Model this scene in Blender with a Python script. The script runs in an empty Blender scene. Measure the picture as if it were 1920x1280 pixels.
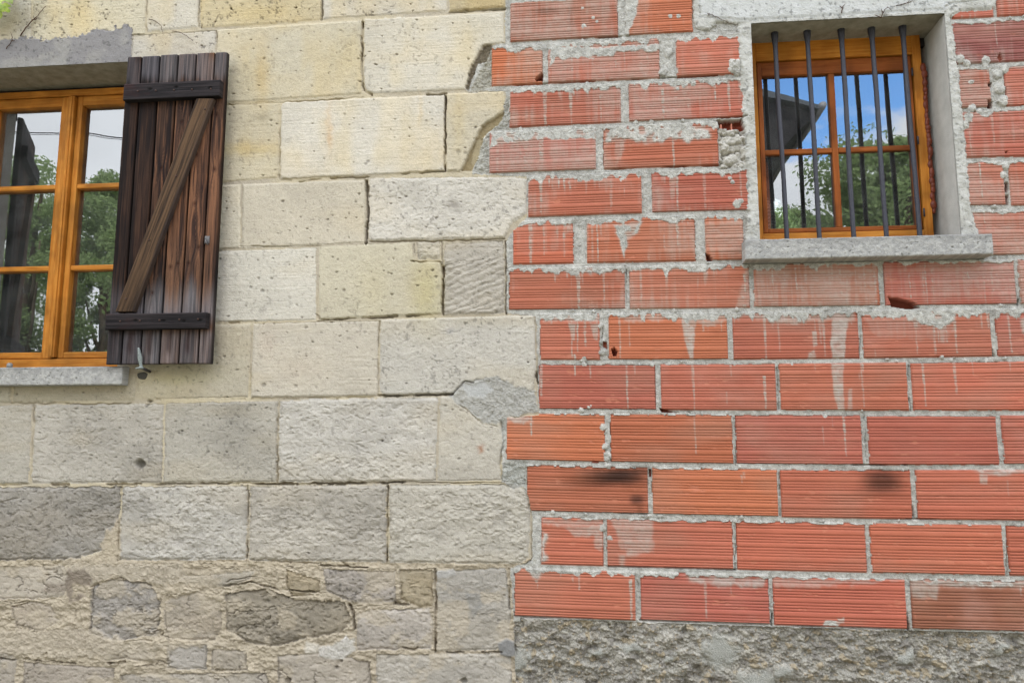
import bpy, bmesh, math, random
import numpy as np
from mathutils import Vector, Matrix
R_ = math.radians
random.seed(5)
SC = bpy.context.scene
COL = SC.collection

# ------------------------------------------------------------------ camera
D = 3.27                       # distance camera - wall plane (Y = 0)
EYE = 1.60
YAW, PITCH, ROLL, F = 0.102092, 0.134049, 0.001461, 1461.9   # F in pixels of a 1920 wide picture
def cam_axes():
    cy, sy, cp, sp, cr, sr = math.cos(YAW), math.sin(YAW), math.cos(PITCH), math.sin(PITCH), math.cos(ROLL), math.sin(ROLL)
    f = np.array([-sy*cp, cy*cp, sp]); rt = np.array([cy, sy, 0.0]); up = np.cross(rt, f)
    return cr*rt + sr*up, cr*up - sr*rt, f
RT, UP, FW = cam_axes()
cam_d = bpy.data.cameras.new('camera'); cam = bpy.data.objects.new('camera', cam_d); COL.objects.link(cam)
M = Matrix(((RT[0], UP[0], -FW[0], 0), (RT[1], UP[1], -FW[1], -D), (RT[2], UP[2], -FW[2], EYE), (0, 0, 0, 1)))
cam.matrix_world = M
cam_d.sensor_width = 36.0; cam_d.lens = F*36.0/1920.0
cam_d.clip_start = 0.05; cam_d.clip_end = 2000
SC.camera = cam
SC.render.resolution_x = 1024; SC.render.resolution_y = 682

def at(px, py, d=0.0):
    """point on the vertical plane Y = d seen at photo pixel px, py -> (X, Z)"""
    v = FW + (px-960)/F*RT - (py-640)/F*UP
    t = (D+d)/v[1]
    return v[0]*t, EYE + v[2]*t
def P3(px, py, d=0.0):
    x, z = at(px, py, d); return Vector((x, d, z))
def topx(X, Z, d=0.0):
    vx, vy, vz = X, D+d, Z-EYE
    a = vx*RT[0]+vy*RT[1]+vz*RT[2]; b = vx*UP[0]+vy*UP[1]+vz*UP[2]; c = vx*FW[0]+vy*FW[1]+vz*FW[2]
    return 960+F*a/c, 640-F*b/c

# ------------------------------------------------------------------ world, sun, exposure
SUN_EL, SUN_AZ = R_(58), R_(200)      # azimuth measured so the light comes over the camera's shoulder
w = bpy.data.worlds.new("World"); SC.world = w; w.use_nodes = True
nt = w.node_tree; nt.nodes.clear()
def N(t, tree, **k):
    n = tree.nodes.new(t)
    for a, b in k.items(): setattr(n, a, b)
    return n
out = N('ShaderNodeOutputWorld', nt); bg = N('ShaderNodeBackground', nt); bg.inputs[1].default_value = 0.15
sky = N('ShaderNodeTexSky', nt, sky_type='NISHITA', sun_disc=False)
sky.sun_elevation = SUN_EL; sky.sun_rotation = SUN_AZ; sky.air_density = 1.0; sky.dust_density = 1.0; sky.ozone_density = 3.0
tc = N('ShaderNodeTexCoord', nt)
mp = N('ShaderNodeMapping', nt); mp.inputs['Scale'].default_value = (1.6, 1.6, 3.4); mp.inputs['Location'].default_value = (0.35, 0.2, 0.1)
cn = N('ShaderNodeTexNoise', nt); cn.inputs['Scale'].default_value = 1.7; cn.inputs['Detail'].default_value = 9; cn.inputs['Roughness'].default_value = 0.56
sep = N('ShaderNodeSeparateXYZ', nt)
nt.links.new(tc.outputs['Generated'], mp.inputs[0]); nt.links.new(mp.outputs[0], cn.inputs[0]); nt.links.new(tc.outputs['Generated'], sep.inputs[0])
# broken overcast, brightest towards the zenith, with one blue gap
gap = FW + (1600-960)/F*RT - (-40-640)/F*UP; gap = np.array([gap[0], -gap[1], gap[2]]); gap /= np.linalg.norm(gap)
nrm = N('ShaderNodeVectorMath', nt, operation='NORMALIZE'); nt.links.new(tc.outputs['Generated'], nrm.inputs[0])
dot = N('ShaderNodeVectorMath', nt, operation='DOT_PRODUCT'); dot.inputs[1].default_value = tuple(gap); nt.links.new(nrm.outputs[0], dot.inputs[0])
ac = N('ShaderNodeMath', nt, operation='ARCCOSINE'); nt.links.new(dot.outputs['Value'], ac.inputs[0])
nz_ = N('ShaderNodeMath', nt, operation='MULTIPLY_ADD'); nz_.inputs[1].default_value = .42; nt.links.new(cn.outputs[0], nz_.inputs[0]); nt.links.new(ac.outputs[0], nz_.inputs[2])
mr = N('ShaderNodeMapRange', nt, interpolation_type='SMOOTHSTEP'); mr.inputs[1].default_value = .405; mr.inputs[2].default_value = .435
nt.links.new(nz_.outputs[0], mr.inputs[0])
cr = N('ShaderNodeMapRange', nt); cr.inputs[1].default_value = .3; cr.inputs[2].default_value = .75; cr.inputs[3].default_value = 1.12; cr.inputs[4].default_value = .78
nt.links.new(cn.outputs[0], cr.inputs[0])
ez = N('ShaderNodeMapRange', nt); ez.inputs[1].default_value = .25; ez.inputs[2].default_value = 1.0; ez.inputs[3].default_value = 12.5; ez.inputs[4].default_value = 18.5
nt.links.new(sep.outputs[2], ez.inputs[0])
crz = N('ShaderNodeMath', nt, operation='MULTIPLY'); nt.links.new(cr.outputs[0], crz.inputs[0]); nt.links.new(ez.outputs[0], crz.inputs[1])
cc = N('ShaderNodeCombineColor', nt)
for i, s_ in enumerate((.96, .99, 1.04)):
    q = N('ShaderNodeMath', nt, operation='MULTIPLY'); q.inputs[1].default_value = s_; nt.links.new(crz.outputs[0], q.inputs[0]); nt.links.new(q.outputs[0], cc.inputs[i])
mx = N('ShaderNodeMix', nt, data_type='RGBA')
hsv = N('ShaderNodeHueSaturation', nt); hsv.inputs['Saturation'].default_value = 1.2; hsv.inputs['Value'].default_value = 3.7
nt.links.new(sky.outputs[0], hsv.inputs['Color'])
nt.links.new(mr.outputs[0], mx.inputs[0]); nt.links.new(hsv.outputs[0], mx.inputs[6]); nt.links.new(cc.outputs[0], mx.inputs[7])
nt.links.new(mx.outputs[2], bg.inputs[0]); nt.links.new(bg.outputs[0], out.inputs[0])

sd = bpy.data.lights.new('sun', 'SUN'); sd.energy = 4.4; sd.angle = R_(.5); sd.color = (1.0, 0.96, 0.90)
so = bpy.data.objects.new('sun', sd); COL.objects.link(so)
sdir = Vector((0.35, 0.62, 1.15)).normalized()           # towards the sun: behind the wall, whose near face lies in open shade
so.rotation_euler = sdir.to_track_quat('Z', 'Y').to_euler()
sky.sun_elevation = math.asin(sdir.z); sky.sun_rotation = math.atan2(sdir.x, sdir.y)
SC.view_settings.view_transform = 'Standard'; SC.view_settings.look = 'None'
SC.view_settings.exposure = 0.72; SC.view_settings.gamma = 1.0
SC.cycles.max_bounces = 6; SC.cycles.transparent_max_bounces = 12

# ------------------------------------------------------------------ helpers
def s2l(c, k=1.0):
    c = np.asarray(c, float)/255.0
    l = np.where(c <= 0.04045, c/12.92, ((c+0.055)/1.055)**2.4)
    return l*k
KA = 0.70                       # photo colour -> albedo
def C(*rgb): return s2l(rgb, KA)

def thing(name, label, cat, loc=(0, 0, 0), group=None):
    o = bpy.data.objects.new(name, None); COL.objects.link(o); o.location = loc
    o['label'] = label; o['category'] = cat
    if group: o['group'] = group
    if 'wall' in name: o['kind'] = 'thing'
    return o
def link(name, me, mat, parent=None, label=None):
    o = bpy.data.objects.new(name, me); COL.objects.link(o)
    if mat: me.materials.append(mat)
    if parent: 
        o.parent = parent
        bpy.context.view_layer.update()
        o.matrix_parent_inverse = parent.matrix_world.inverted()
    if label: o['label'] = label
    return o
def empty(name, loc, parent=None, label=None):
    o = bpy.data.objects.new(name, None); COL.objects.link(o); o.location = loc
    if parent:
        o.parent = parent; bpy.context.view_layer.update(); o.matrix_parent_inverse = parent.matrix_world.inverted()
    if label: o['label'] = label
    bpy.context.view_layer.update()
    return o

# ---- materials
def mat_vc(name, rough=0.9, bscale=420, bdist=0.0012, var=0.12, vscale=500, spec=0.25, bump2=None):
    m = bpy.data.materials.new(name); m.use_nodes = True; t = m.node_tree; b = t.nodes['Principled BSDF']
    a = N('ShaderNodeAttribute', t, attribute_name='Col'); g = N('ShaderNodeTexCoord', t)
    n = N('ShaderNodeTexNoise', t); n.inputs['Scale'].default_value = vscale; n.inputs['Detail'].default_value = 3
    t.links.new(g.outputs['Object'], n.inputs[0])
    r = N('ShaderNodeMapRange', t); r.inputs[1].default_value = .3; r.inputs[2].default_value = .7; r.inputs[3].default_value = 1-var; r.inputs[4].default_value = 1+var
    t.links.new(n.outputs[0], r.inputs[0])
    v = N('ShaderNodeVectorMath', t, operation='SCALE'); t.links.new(a.outputs[0], v.inputs[0]); t.links.new(r.outputs[0], v.inputs[3])
    t.links.new(v.outputs[0], b.inputs['Base Color'])
    n2 = N('ShaderNodeTexNoise', t); n2.inputs['Scale'].default_value = bscale; n2.inputs['Detail'].default_value = 4
    t.links.new(g.outputs['Object'], n2.inputs[0])
    bp = N('ShaderNodeBump', t); bp.inputs['Distance'].default_value = bdist; bp.inputs['Strength'].default_value = 1.0
    t.links.new(n2.outputs[0], bp.inputs['Height']); t.links.new(bp.outputs[0], b.inputs['Normal'])
    b.inputs['Roughness'].default_value = rough; b.inputs['Specular IOR Level'].default_value = spec
    return m
def mat_plain(name, col, rough=0.8, spec=0.3, nscale=60, nvar=0.2, bscale=300, bdist=0.0008, stretch=(1, 1, 1), metallic=0, col2=None):
    m = bpy.data.materials.new(name); m.use_nodes = True; t = m.node_tree; b = t.nodes['Principled BSDF']
    g = N('ShaderNodeTexCoord', t); mpn = N('ShaderNodeMapping', t); mpn.inputs['Scale'].default_value = stretch
    t.links.new(g.outputs['Object'], mpn.inputs[0])
    n = N('ShaderNodeTexNoise', t); n.inputs['Scale'].default_value = nscale; n.inputs['Detail'].default_value = 5; n.inputs['Roughness'].default_value = .65
    t.links.new(mpn.outputs[0], n.inputs[0])
    rp = N('ShaderNodeValToRGB', t); c1 = np.array(col); c2 = np.array(col2) if col2 is not None else c1*(1+nvar)
    rp.color_ramp.elements[0].position = .35; rp.color_ramp.elements[1].position = .68
    rp.color_ramp.elements[0].color = (*(c1*(1-nvar) if col2 is None else c1), 1); rp.color_ramp.elements[1].color = (*c2, 1)
    t.links.new(n.outputs[0], rp.inputs[0]); t.links.new(rp.outputs[0], b.inputs['Base Color'])
    n2 = N('ShaderNodeTexNoise', t); n2.inputs['Scale'].default_value = bscale; n2.inputs['Detail'].default_value = 4
    t.links.new(mpn.outputs[0], n2.inputs[0])
    bp = N('ShaderNodeBump', t); bp.inputs['Distance'].default_value = bdist
    t.links.new(n2.outputs[0], bp.inputs['Height']); t.links.new(bp.outputs[0], b.inputs['Normal'])
    b.inputs['Roughness'].default_value = rough; b.inputs['Specular IOR Level'].default_value = spec; b.inputs['Metallic'].default_value = metallic
    return m

# ---- numpy noise
def _h(ix, iy, seed):
    h = (ix.astype(np.int64)*374761393 + iy.astype(np.int64)*668265263 + seed*2147483647*3) & 0xffffffff
    h = ((h ^ (h >> 13))*1274126177) & 0xffffffff
    h = ((h ^ (h >> 16))*2246822519) & 0xffffffff
    return ((h ^ (h >> 15)) & 0xffffff).astype(np.float32)/np.float32(0xffffff)
def vn(x, y, seed=0):
    x = np.asarray(x, np.float64); y = np.asarray(y, np.float64)
    ix = np.floor(x); iy = np.floor(y); fx = (x-ix).astype(np.float32); fy = (y-iy).astype(np.float32)
    ix = ix.astype(np.int64); iy = iy.astype(np.int64)
    ux = fx*fx*(3-2*fx); uy = fy*fy*(3-2*fy)
    a = _h(ix, iy, seed); b = _h(ix+1, iy, seed); c = _h(ix, iy+1, seed); d = _h(ix+1, iy+1, seed)
    return ((a+(b-a)*ux)*(1-uy) + (c+(d-c)*ux)*uy)*2-1
def fbm(x, y, seed=0, o=4, gain=.5, lac=2.03):
    s = 0; a = 1; t = 0
    for i in range(o):
        s = s + a*vn(x+17.3*i, y-9.1*i, seed+i*13); t += a; a *= gain; x = x*lac; y = y*lac
    return s/t
def worley(x, y, seed=0):
    x = np.asarray(x, np.float64); y = np.asarray(y, np.float64)
    ix = np.floor(x).astype(np.int64); iy = np.floor(y).astype(np.int64)
    f1 = np.full(x.shape, 9., np.float32); f2 = f1.copy(); idd = np.zeros(x.shape, np.float32)
    for dx in (-1, 0, 1):
        for dy in (-1, 0, 1):
            cx = ix+dx; cy = iy+dy
            px = cx+_h(cx, cy, seed); py = cy+_h(cx, cy, seed+5)
            d = np.sqrt((px-x)**2+(py-y)**2).astype(np.float32)
            r = _h(cx, cy, seed+9)
            cl = d < f1
            f2 = np.where(cl, f1, np.minimum(f2, d)); idd = np.where(cl, r, idd); f1 = np.where(cl, d, f1)
    return f1, f2, idd
def ss(a, b, x):
    t = np.clip((x-a)/(b-a), 0, 1); return t*t*(3-2*t)
def sdpoly(px, py, poly):
    """signed distance, positive inside"""
    n = len(poly); d = np.full(px.shape, 1e9, np.float32); ins = np.zeros(px.shape, bool)
    for i in range(n):
        x1, y1 = poly[i]; x2, y2 = poly[(i+1) % n]
        ex, ey = x2-x1, y2-y1; wx = px-x1; wy = py-y1
        t = np.clip((wx*ex+wy*ey)/(ex*ex+ey*ey+1e-9), 0, 1)
        d = np.minimum(d, (wx-ex*t)**2+(wy-ey*t)**2)
        c = ((y1 > py) != (y2 > py))
        if y1 != y2: ins ^= c & (px < (x2-x1)*(py-y1)/(y2-y1)+x1)
    d = np.sqrt(d); return np.where(ins, d, -d)
def sdline(px, py, pts):
    d = np.full(px.shape, 1e9, np.float32)
    for (x1, y1), (x2, y2) in zip(pts[:-1], pts[1:]):
        ex, ey = x2-x1, y2-y1; wx = px-x1; wy = py-y1
        t = np.clip((wx*ex+wy*ey)/(ex*ex+ey*ey+1e-9), 0, 1)
        d = np.minimum(d, (wx-ex*t)**2+(wy-ey*t)**2)
    return np.sqrt(d)

# ------------------------------------------------------------------ layout data (measured on the wall plane, photo pixels)
# course lines of the brickwork: y at x = 960, 1440, 1920
J = [(-78, -103, -130), (2, -24, -46), (84, 57, 33), (164, 141, 119), (243, 221, 202), (328, 311, 298), (412, 397, 389), (500, 491, 482), (585, 580, 574),
     (678, 677.5, 671), (771, 773, 774), (866, 875, 875), (961, 972.5, 979.5), (1060, 1073, 1083.5), (1158, 1175, 1188)]
def jline(k):
    # world z of a course line as a function of X, quadratic through three measured points, flat beyond
    pts = [at(x, y) for x, y in zip((960, 1440, 1920), J[k])]
    co = np.polyfit([p[0] for p in pts], [p[1] for p in pts], 2)
    lo, hi = pts[0][0], pts[2][0]
    return lambda X: np.polyval(co, np.clip(X, lo, hi))
GRO = [.02, .077, .135, .254, .314, .372, .428, .536, .597, .655, .714, .83, .886, .942, .985]
GW = 0.0185
M0, M1 = 0.052, 0.95            # the brick inside its course (v measured downwards)
vs = []
for v in (0, .015, .03): vs.append(v)
prev = M0
for g in GRO:
    c = M0+g*(M1-M0)
    if c-GW*.5-prev > .03: vs += [prev+(c-GW*.5-prev)*t for t in (.33, .66)]
    elif c-GW*.5-prev > .008: vs.append((prev+c-GW*.5)/2)
    vs += [c-GW*.5, c, c+GW*.42]; prev = c+GW*.42
vs += [M1, .97, .985]
vs = np.unique(np.round(np.array(vs), 5))
X0, X1 = at(-30, 640)[0]-.02, at(1960, 0)[0]
xl = at(960, 640)[0]
xs = np.concatenate([np.linspace(-4.6, X0, 130)[:-1], np.linspace(X0, xl, int((xl-X0)/.0038))[:-1], np.linspace(xl, X1, int((X1-xl)/.0031)), np.linspace(X1, 3.3, 190)[1:]])
jl = [jline(k) for k in range(len(J))]
rows = []                        # world z rows from the top down (each an array over xs)
course = []; vv = []
top = jl[0](xs)
for t in np.linspace(1, 0, 14)[:-1]: rows.append(top+t*.6); course.append(-1); vv.append(0)
for k in range(len(J)-1):
    a, b = jl[k](xs), jl[k+1](xs)
    for v in vs: rows.append(a+(b-a)*v); course.append(k); vv.append(v)
last = jl[-1](xs); zb = at(0, 1310)[1]
n = int((last.mean()-zb)/.0031)
for t in np.linspace(0, 1, n+1)[:-1]: rows.append(last+(zb-last)*t); course.append(90); vv.append(0)
for t in np.linspace(0, 1, 26): rows.append(np.full(xs.shape, zb)+t*(-.05-zb)); course.append(90); vv.append(0)
Z = np.array(rows); X = np.broadcast_to(xs, Z.shape).copy()
course = np.array(course); vv = np.array(vv, np.float32)
NZ, NX = Z.shape
PX, PY = topx(X, Z)
PX = PX.astype(np.float32); PY = PY.astype(np.float32)
print('lattice', NZ, NX, NZ*NX)
H = np.zeros(Z.shape, np.float32)
CO = np.zeros(Z.shape+(3,), np.float32)
LB = np.zeros(Z.shape, np.int8)
L_STONE, L_SMORT, L_BRICK, L_MORT, L_SURR, L_FOOT, L_LINT, L_VOID = 1, 2, 3, 4, 5, 6, 7, 9

# common noises
wx = fbm(X*38, Z*38, 1, 3); wy = fbm(X*38, Z*38, 2, 3)
fine = vn(X*260, Z*260, 3); rb3_ = fbm(X*100, Z*130, 33, 3, .6)
mid = fbm(X*60, Z*60, 4, 3)
low = fbm(X*4, Z*4, 5, 3)
WPX = PX+wx*3.0; WPY = PY+wy*3.0
def band(poly, m=8):
    xa = [p[0] for p in poly]; ya = [p[1] for p in poly]
    # bounding sub-array of the lattice
    zs = [at(x, y)[1] for x, y in poly]; X_ = [at(x, y)[0] for x, y in poly]
    mm = m*.0025
    j0 = np.searchsorted(xs, min(X_)-mm); j1 = np.searchsorted(xs, max(X_)+mm)
    zc = Z[:, min(max((j0+j1)//2, 0), NX-1)]
    zc0 = Z.max(axis=1); zc1 = Z.min(axis=1)
    ok = np.nonzero((zc1 <= max(zs)+mm) & (zc0 >= min(zs)-mm))[0]
    if len(ok) == 0 or j1 <= j0: return None
    return slice(ok[0], ok[-1]+1), slice(j0, j1)

# ---- base: stone side mortar, brick side mortar
BOUND = [(948, -400), (948, 80), (905, 88), (873, 170), (948, 172), (945, 212), (905, 258), (885, 325), (988, 332), (988, 405), (950, 450), (950, 588),
         (1005, 592), (1008, 700), (1010, 778), (940, 785), (942, 900), (985, 915), (998, 965), (998, 1050), (957, 1065), (963, 1160), (968, 1290), (985, 2600)]
poly = BOUND+[(6000, 2600), (6000, -400)]
right = sdpoly(WPX, WPY, poly) > 0
LB[:] = np.where(right, L_MORT, L_SMORT)
# stone joints: sandy ochre mortar
tone = ss(-.4, .5, low)[..., None]
H[:] = -.0022+.0016*mid+.0010*fine
CO[:] = C(204, 194, 166)*(1-tone)+C(188, 180, 160)*tone
# below the big blocks: rubble bedded in tan mortar
# brick joints: grey gritty mortar
mo = right
hm = -.0006+.0022*fbm(X*45, Z*90, 11, 4, .6)+.0016*rb3_+.0012*fine
H[mo] = hm[mo]
g1 = ss(-.6, .6, fbm(X*70, Z*70, 12, 3))[..., None]
g2_ = ss(.0, .6, fbm(X*5, Z*9, 14, 3))[..., None]
cm = (C(176, 174, 166)*(1-g1)+C(206, 204, 196)*g1)*(1-.14*g2_)*(1+.07*fine[..., None])
CO[mo] = cm[mo]

# ---- stones -----------------------------------------------------------------------------------
# (polygon, colour, roughness 0..1, speckle 0..1, offset mm)
ST = [
 ([(-1400,-40),(-62,-40),(-64,60),(-1400,80)], (206,200,174), .1, .5, 1),
 ([(-60,-40),(58,-40),(57,85),(-60,90)], (206,201,178), .12, .8, 1),
 ([(62,-40),(273,-40),(272,76),(60,80)], (210,202,168), .12, .8, 0),
 ([(277,-40),(372,-40),(370,51),(276,60)], (212,208,190), .12, .6, 1),
 ([(376,-40),(602,-40),(601,37),(520,44),(376,53)], (216,198,146), .12, .9, 2),
 ([(606,-40),(837,-40),(837,21),(606,36)], (205,200,182), .1, .7, 0),
 ([(842,-40),(950,-40),(948,13),(842,22)], (200,178,122), .25, .8, 3),
 ([(-1400,96),(-62,90),(-60,300),(-1400,300)], (206,200,174), .1, .5, 1),
 ([(248,66),(404,56),(402,190),(240,199)], (207,203,188), .14, .8, 0),
 ([(408,56),(677,39),(677,176),(404,194)], (217,208,174), .05, .35, 2),
 ([(683,37),(944,23),(946,80),(903,86),(884,128),(872,168),(700,175),(689,171),(683,160)], (214,209,188), .05, .45, 3),
 ([(240,204),(398,197),(396,340),(236,350)], (207,203,188), .1, .5, 0),
 ([(402,198),(522,193),(520,333),(398,343)], (210,198,160), .08, .4, 0),
 ([(528,196),(532,192),(833,177),(832,321),(526,335)], (217,213,196), .03, .22, 3),
 ([(838,176),(944,171),(946,207),(905,235),(892,262),(864,321),(837,321)], (213,202,168), .06, .35, 3),
 ([(230,352),(451,346),(450,465),(225,476)], (206,199,174), .08, .4, 0),
 ([(455,345),(684,337),(683,455),(453,466)], (209,200,174), .1, .45, 1),
 ([(692,334),(960,331),(989,336),(987,400),(964,414),(944,447),(700,452),(692,446)], (211,209,198), .4, .55, 4),
 ([(225,479),(592,464),(592,600),(220,606)], (206,204,190), .09, .35, 1),
 ([(598,462),(770,454),(776,490),(828,491),(827,588),(598,599)], (203,196,164), .1, .4, 1),
 ([(782,452),(824,451),(825,485),(783,486)], (196,192,178), .6, .3, 0),
 ([(834,456),(944,451),(946,587),(833,590)], (168,163,150), .5, .35, 0),
 ([(256,610),(470,608),(465,744),(257,749)], (196,188,160), .12, .4, 0),
 ([(26,700),(253,698),(253,750),(24,754)], (184,174,144), .2, .4, -2),
 ([(-1400,700),(22,700),(20,754),(-1400,760)], (180,172,144), .2, .4, -2),
 ([(475,606),(709,601),(707,741),(470,745)], (198,190,168), .12, .4, 1),
 ([(713,599),(1002,591),(1004,700),(998,738),(850,738),(720,740),(712,733)], (194,192,180), .25, .55, 3),
 ([(-260,762),(59,759),(53,906),(-260,909)], (184,180,164), .3, .4, 0),
 ([(66,759),(306,757),(302,904),(59,906)], (190,186,172), .55, .4, 2),
 ([(310,756),(520,751),(517,903),(306,904)], (182,179,164), .3, .4, 0),
 ([(525,750),(820,744),(817,903),(522,903)], (193,191,181), .65, .35, 3),
 ([(825,743),(930,743),(944,830),(936,870),(940,900),(821,902)], (207,202,184), .25, .3, 1),
 ([(-260,914),(225,912),(221,985),(205,1000),(196,1030),(140,1048),(-260,1052)], (150,146,136), .9, .5, 0),
 ([(230,912),(463,910),(461,1049),(222,1050)], (186,184,174), .75, .4, 1),
 ([(469,910),(725,909),(723,1053),(467,1051)], (180,175,161), .75, .25, 3),
 ([(730,909),(940,908),(985,916),(995,960),(990,1045),(975,1056),(729,1055)], (190,186,170), .7, .3, 3),
 # rubble at the foot
 ([(-260,1062),(120,1060),(132,1085),(120,1118),(60,1122),(-260,1125)], (186,176,154), .5, .3, 3),
 ([(22,1136),(60,1127),(98,1134),(110,1165),(80,1182),(30,1172)], (178,166,144), .6, .3, 4),
 ([(172,1098),(215,1085),(283,1094),(301,1130),(296,1190),(220,1200),(168,1188)], (158,154,146), .8, .4, -4),
 ([(308,1126),(370,1108),(414,1128),(416,1178),(402,1200),(310,1196)], (176,164,140), .7, .3, 1),
 ([(422,1112),(500,1102),(560,1124),(645,1128),(660,1165),(640,1185),(560,1199),(520,1212),(470,1206),(424,1182)], (150,140,116), 1.1, .4, -3),
 ([(606,1066),(742,1071),(743,1128),(665,1130),(612,1108)], (166,158,146), .8, .9, 2),
 ([(750,1066),(811,1069),(812,1138),(786,1138),(750,1124)], (176,160,120), .9, .3, 1),
 ([(668,1150),(700,1142),(806,1140),(813,1170),(808,1216),(670,1218)], (190,182,168), .7, .3, 3),
 ([(818,1070),(948,1064),(958,1150),(955,1190),(930,1217),(820,1220)], (186,183,170), .5, .3, 2),
 ([(536,1066),(600,1086),(597,1110),(546,1118),(535,1095)], (178,160,118), .9, .3, 2),
 ([(312,1207),(390,1208),(387,1254),(314,1254)], (172,168,158), .6, .3, 0),
 ([(396,1216),(463,1219),(464,1256),(397,1257)], (182,172,150), .5, .3, 0),
 ([(706,1226),(958,1223),(962,1340),(706,1340)], (188,184,170), .5, .3, 2),
 ([(520,1228),(600,1222),(695,1240),(695,1340),(520,1340)], (184,174,154), .8, .3, 1),
 ([(44,1240),(212,1252),(215,1340),(40,1340)], (182,170,150), .6, .3, 1),
 ([(226,1264),(500,1260),(512,1340),(226,1340)], (182,174,156), .6, .3, 1),
 ([(345,1080),(478,1069),(468,1086),(425,1098),(350,1094)], (178,170,148), .4, .2, 3),
 ([(-260,1200),(-10,1196),(30,1232),(20,1340),(-260,1340)], (186,176,156), .5, .2, 1),
 ([(185,1215),(240,1205),(296,1215),(290,1240),(240,1234),(190,1238)], (186,174,148), .7, .3, 3),
]
# courses continued where no camera of this photograph looks
for i, yy in enumerate(range(1345, 2300, 130)):
    for q in range(-5, 4):
        x0 = q*270+(i % 2)*120
        ST.append(([(x0, yy), (x0+264, yy), (x0+264, yy+124), (x0, yy+124)], (186, 178, 158), .6, .3, 0))
for i, yy in enumerate((-180, -320)):
    for q in range(-4, 4):
        x0 = q*280-40+(i % 2)*120
        ST.append(([(x0, yy), (min(x0+274, 945), yy), (min(x0+274, 945), yy+134), (x0, yy+134)], (206, 200, 176), .1, .4, 0))
for q, (xa, xb) in enumerate(((-900, -650), (-646, -400), (-396, -264))):
    for yy in (400, 560, 762, 914, 1062, 1200):
        ST.append(([(xa, yy), (xb, yy), (xb, yy+136), (xa, yy+136)], (192, 184, 160), .2, .4, 0))
TOOL = 21
rb = fbm(X*15, Z*19, 31, 4, .55); rb2 = np.abs(fbm(X*34, Z*46, 32, 3)); rb3 = fbm(X*100, Z*130, 33, 3, .6)
def terr(n, K, w=.22):
    n = n*K; fl = np.floor(n); return (fl+ss(0, w, n-fl))/K
t1 = fbm(X*16+wx*.12, Z*27+wy*.12, 35, 5, .6); t2 = fbm(X*38, Z*60+rb3*.2, 36, 4, .6)
TER = terr(t1, 7)*.6+terr(t2, 4)*.4; SMO = ss(-.15, .40, fbm(X*6, Z*8, 37, 3))
w1, w2, wid = worley(X*34+rb*1.3+wx*.25, Z*52+wx*.7+rb3*.3, 41)
pit = ss(.42, .12, w1)*(wid > .45)*(.4+wid)
sp1 = fbm(X*75, Z*75, 51, 2); sp2 = fbm(X*9, Z*9, 52, 2); sp3 = vn(X*190, Z*190, 53)
hp1, hp2, hid = worley(X*24+wx*.16+wy*.1, Z*34+wy*.16, 61)
hole = ss(.16, .07, hp1*(1.6-.9*_h((hid*9999).astype(np.int64), np.zeros(hid.shape, np.int64), 3)))*(hid > .86)
dirt = fbm(X*22, Z*30, 62, 3)
HT = C(120, 108, 84)
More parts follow.
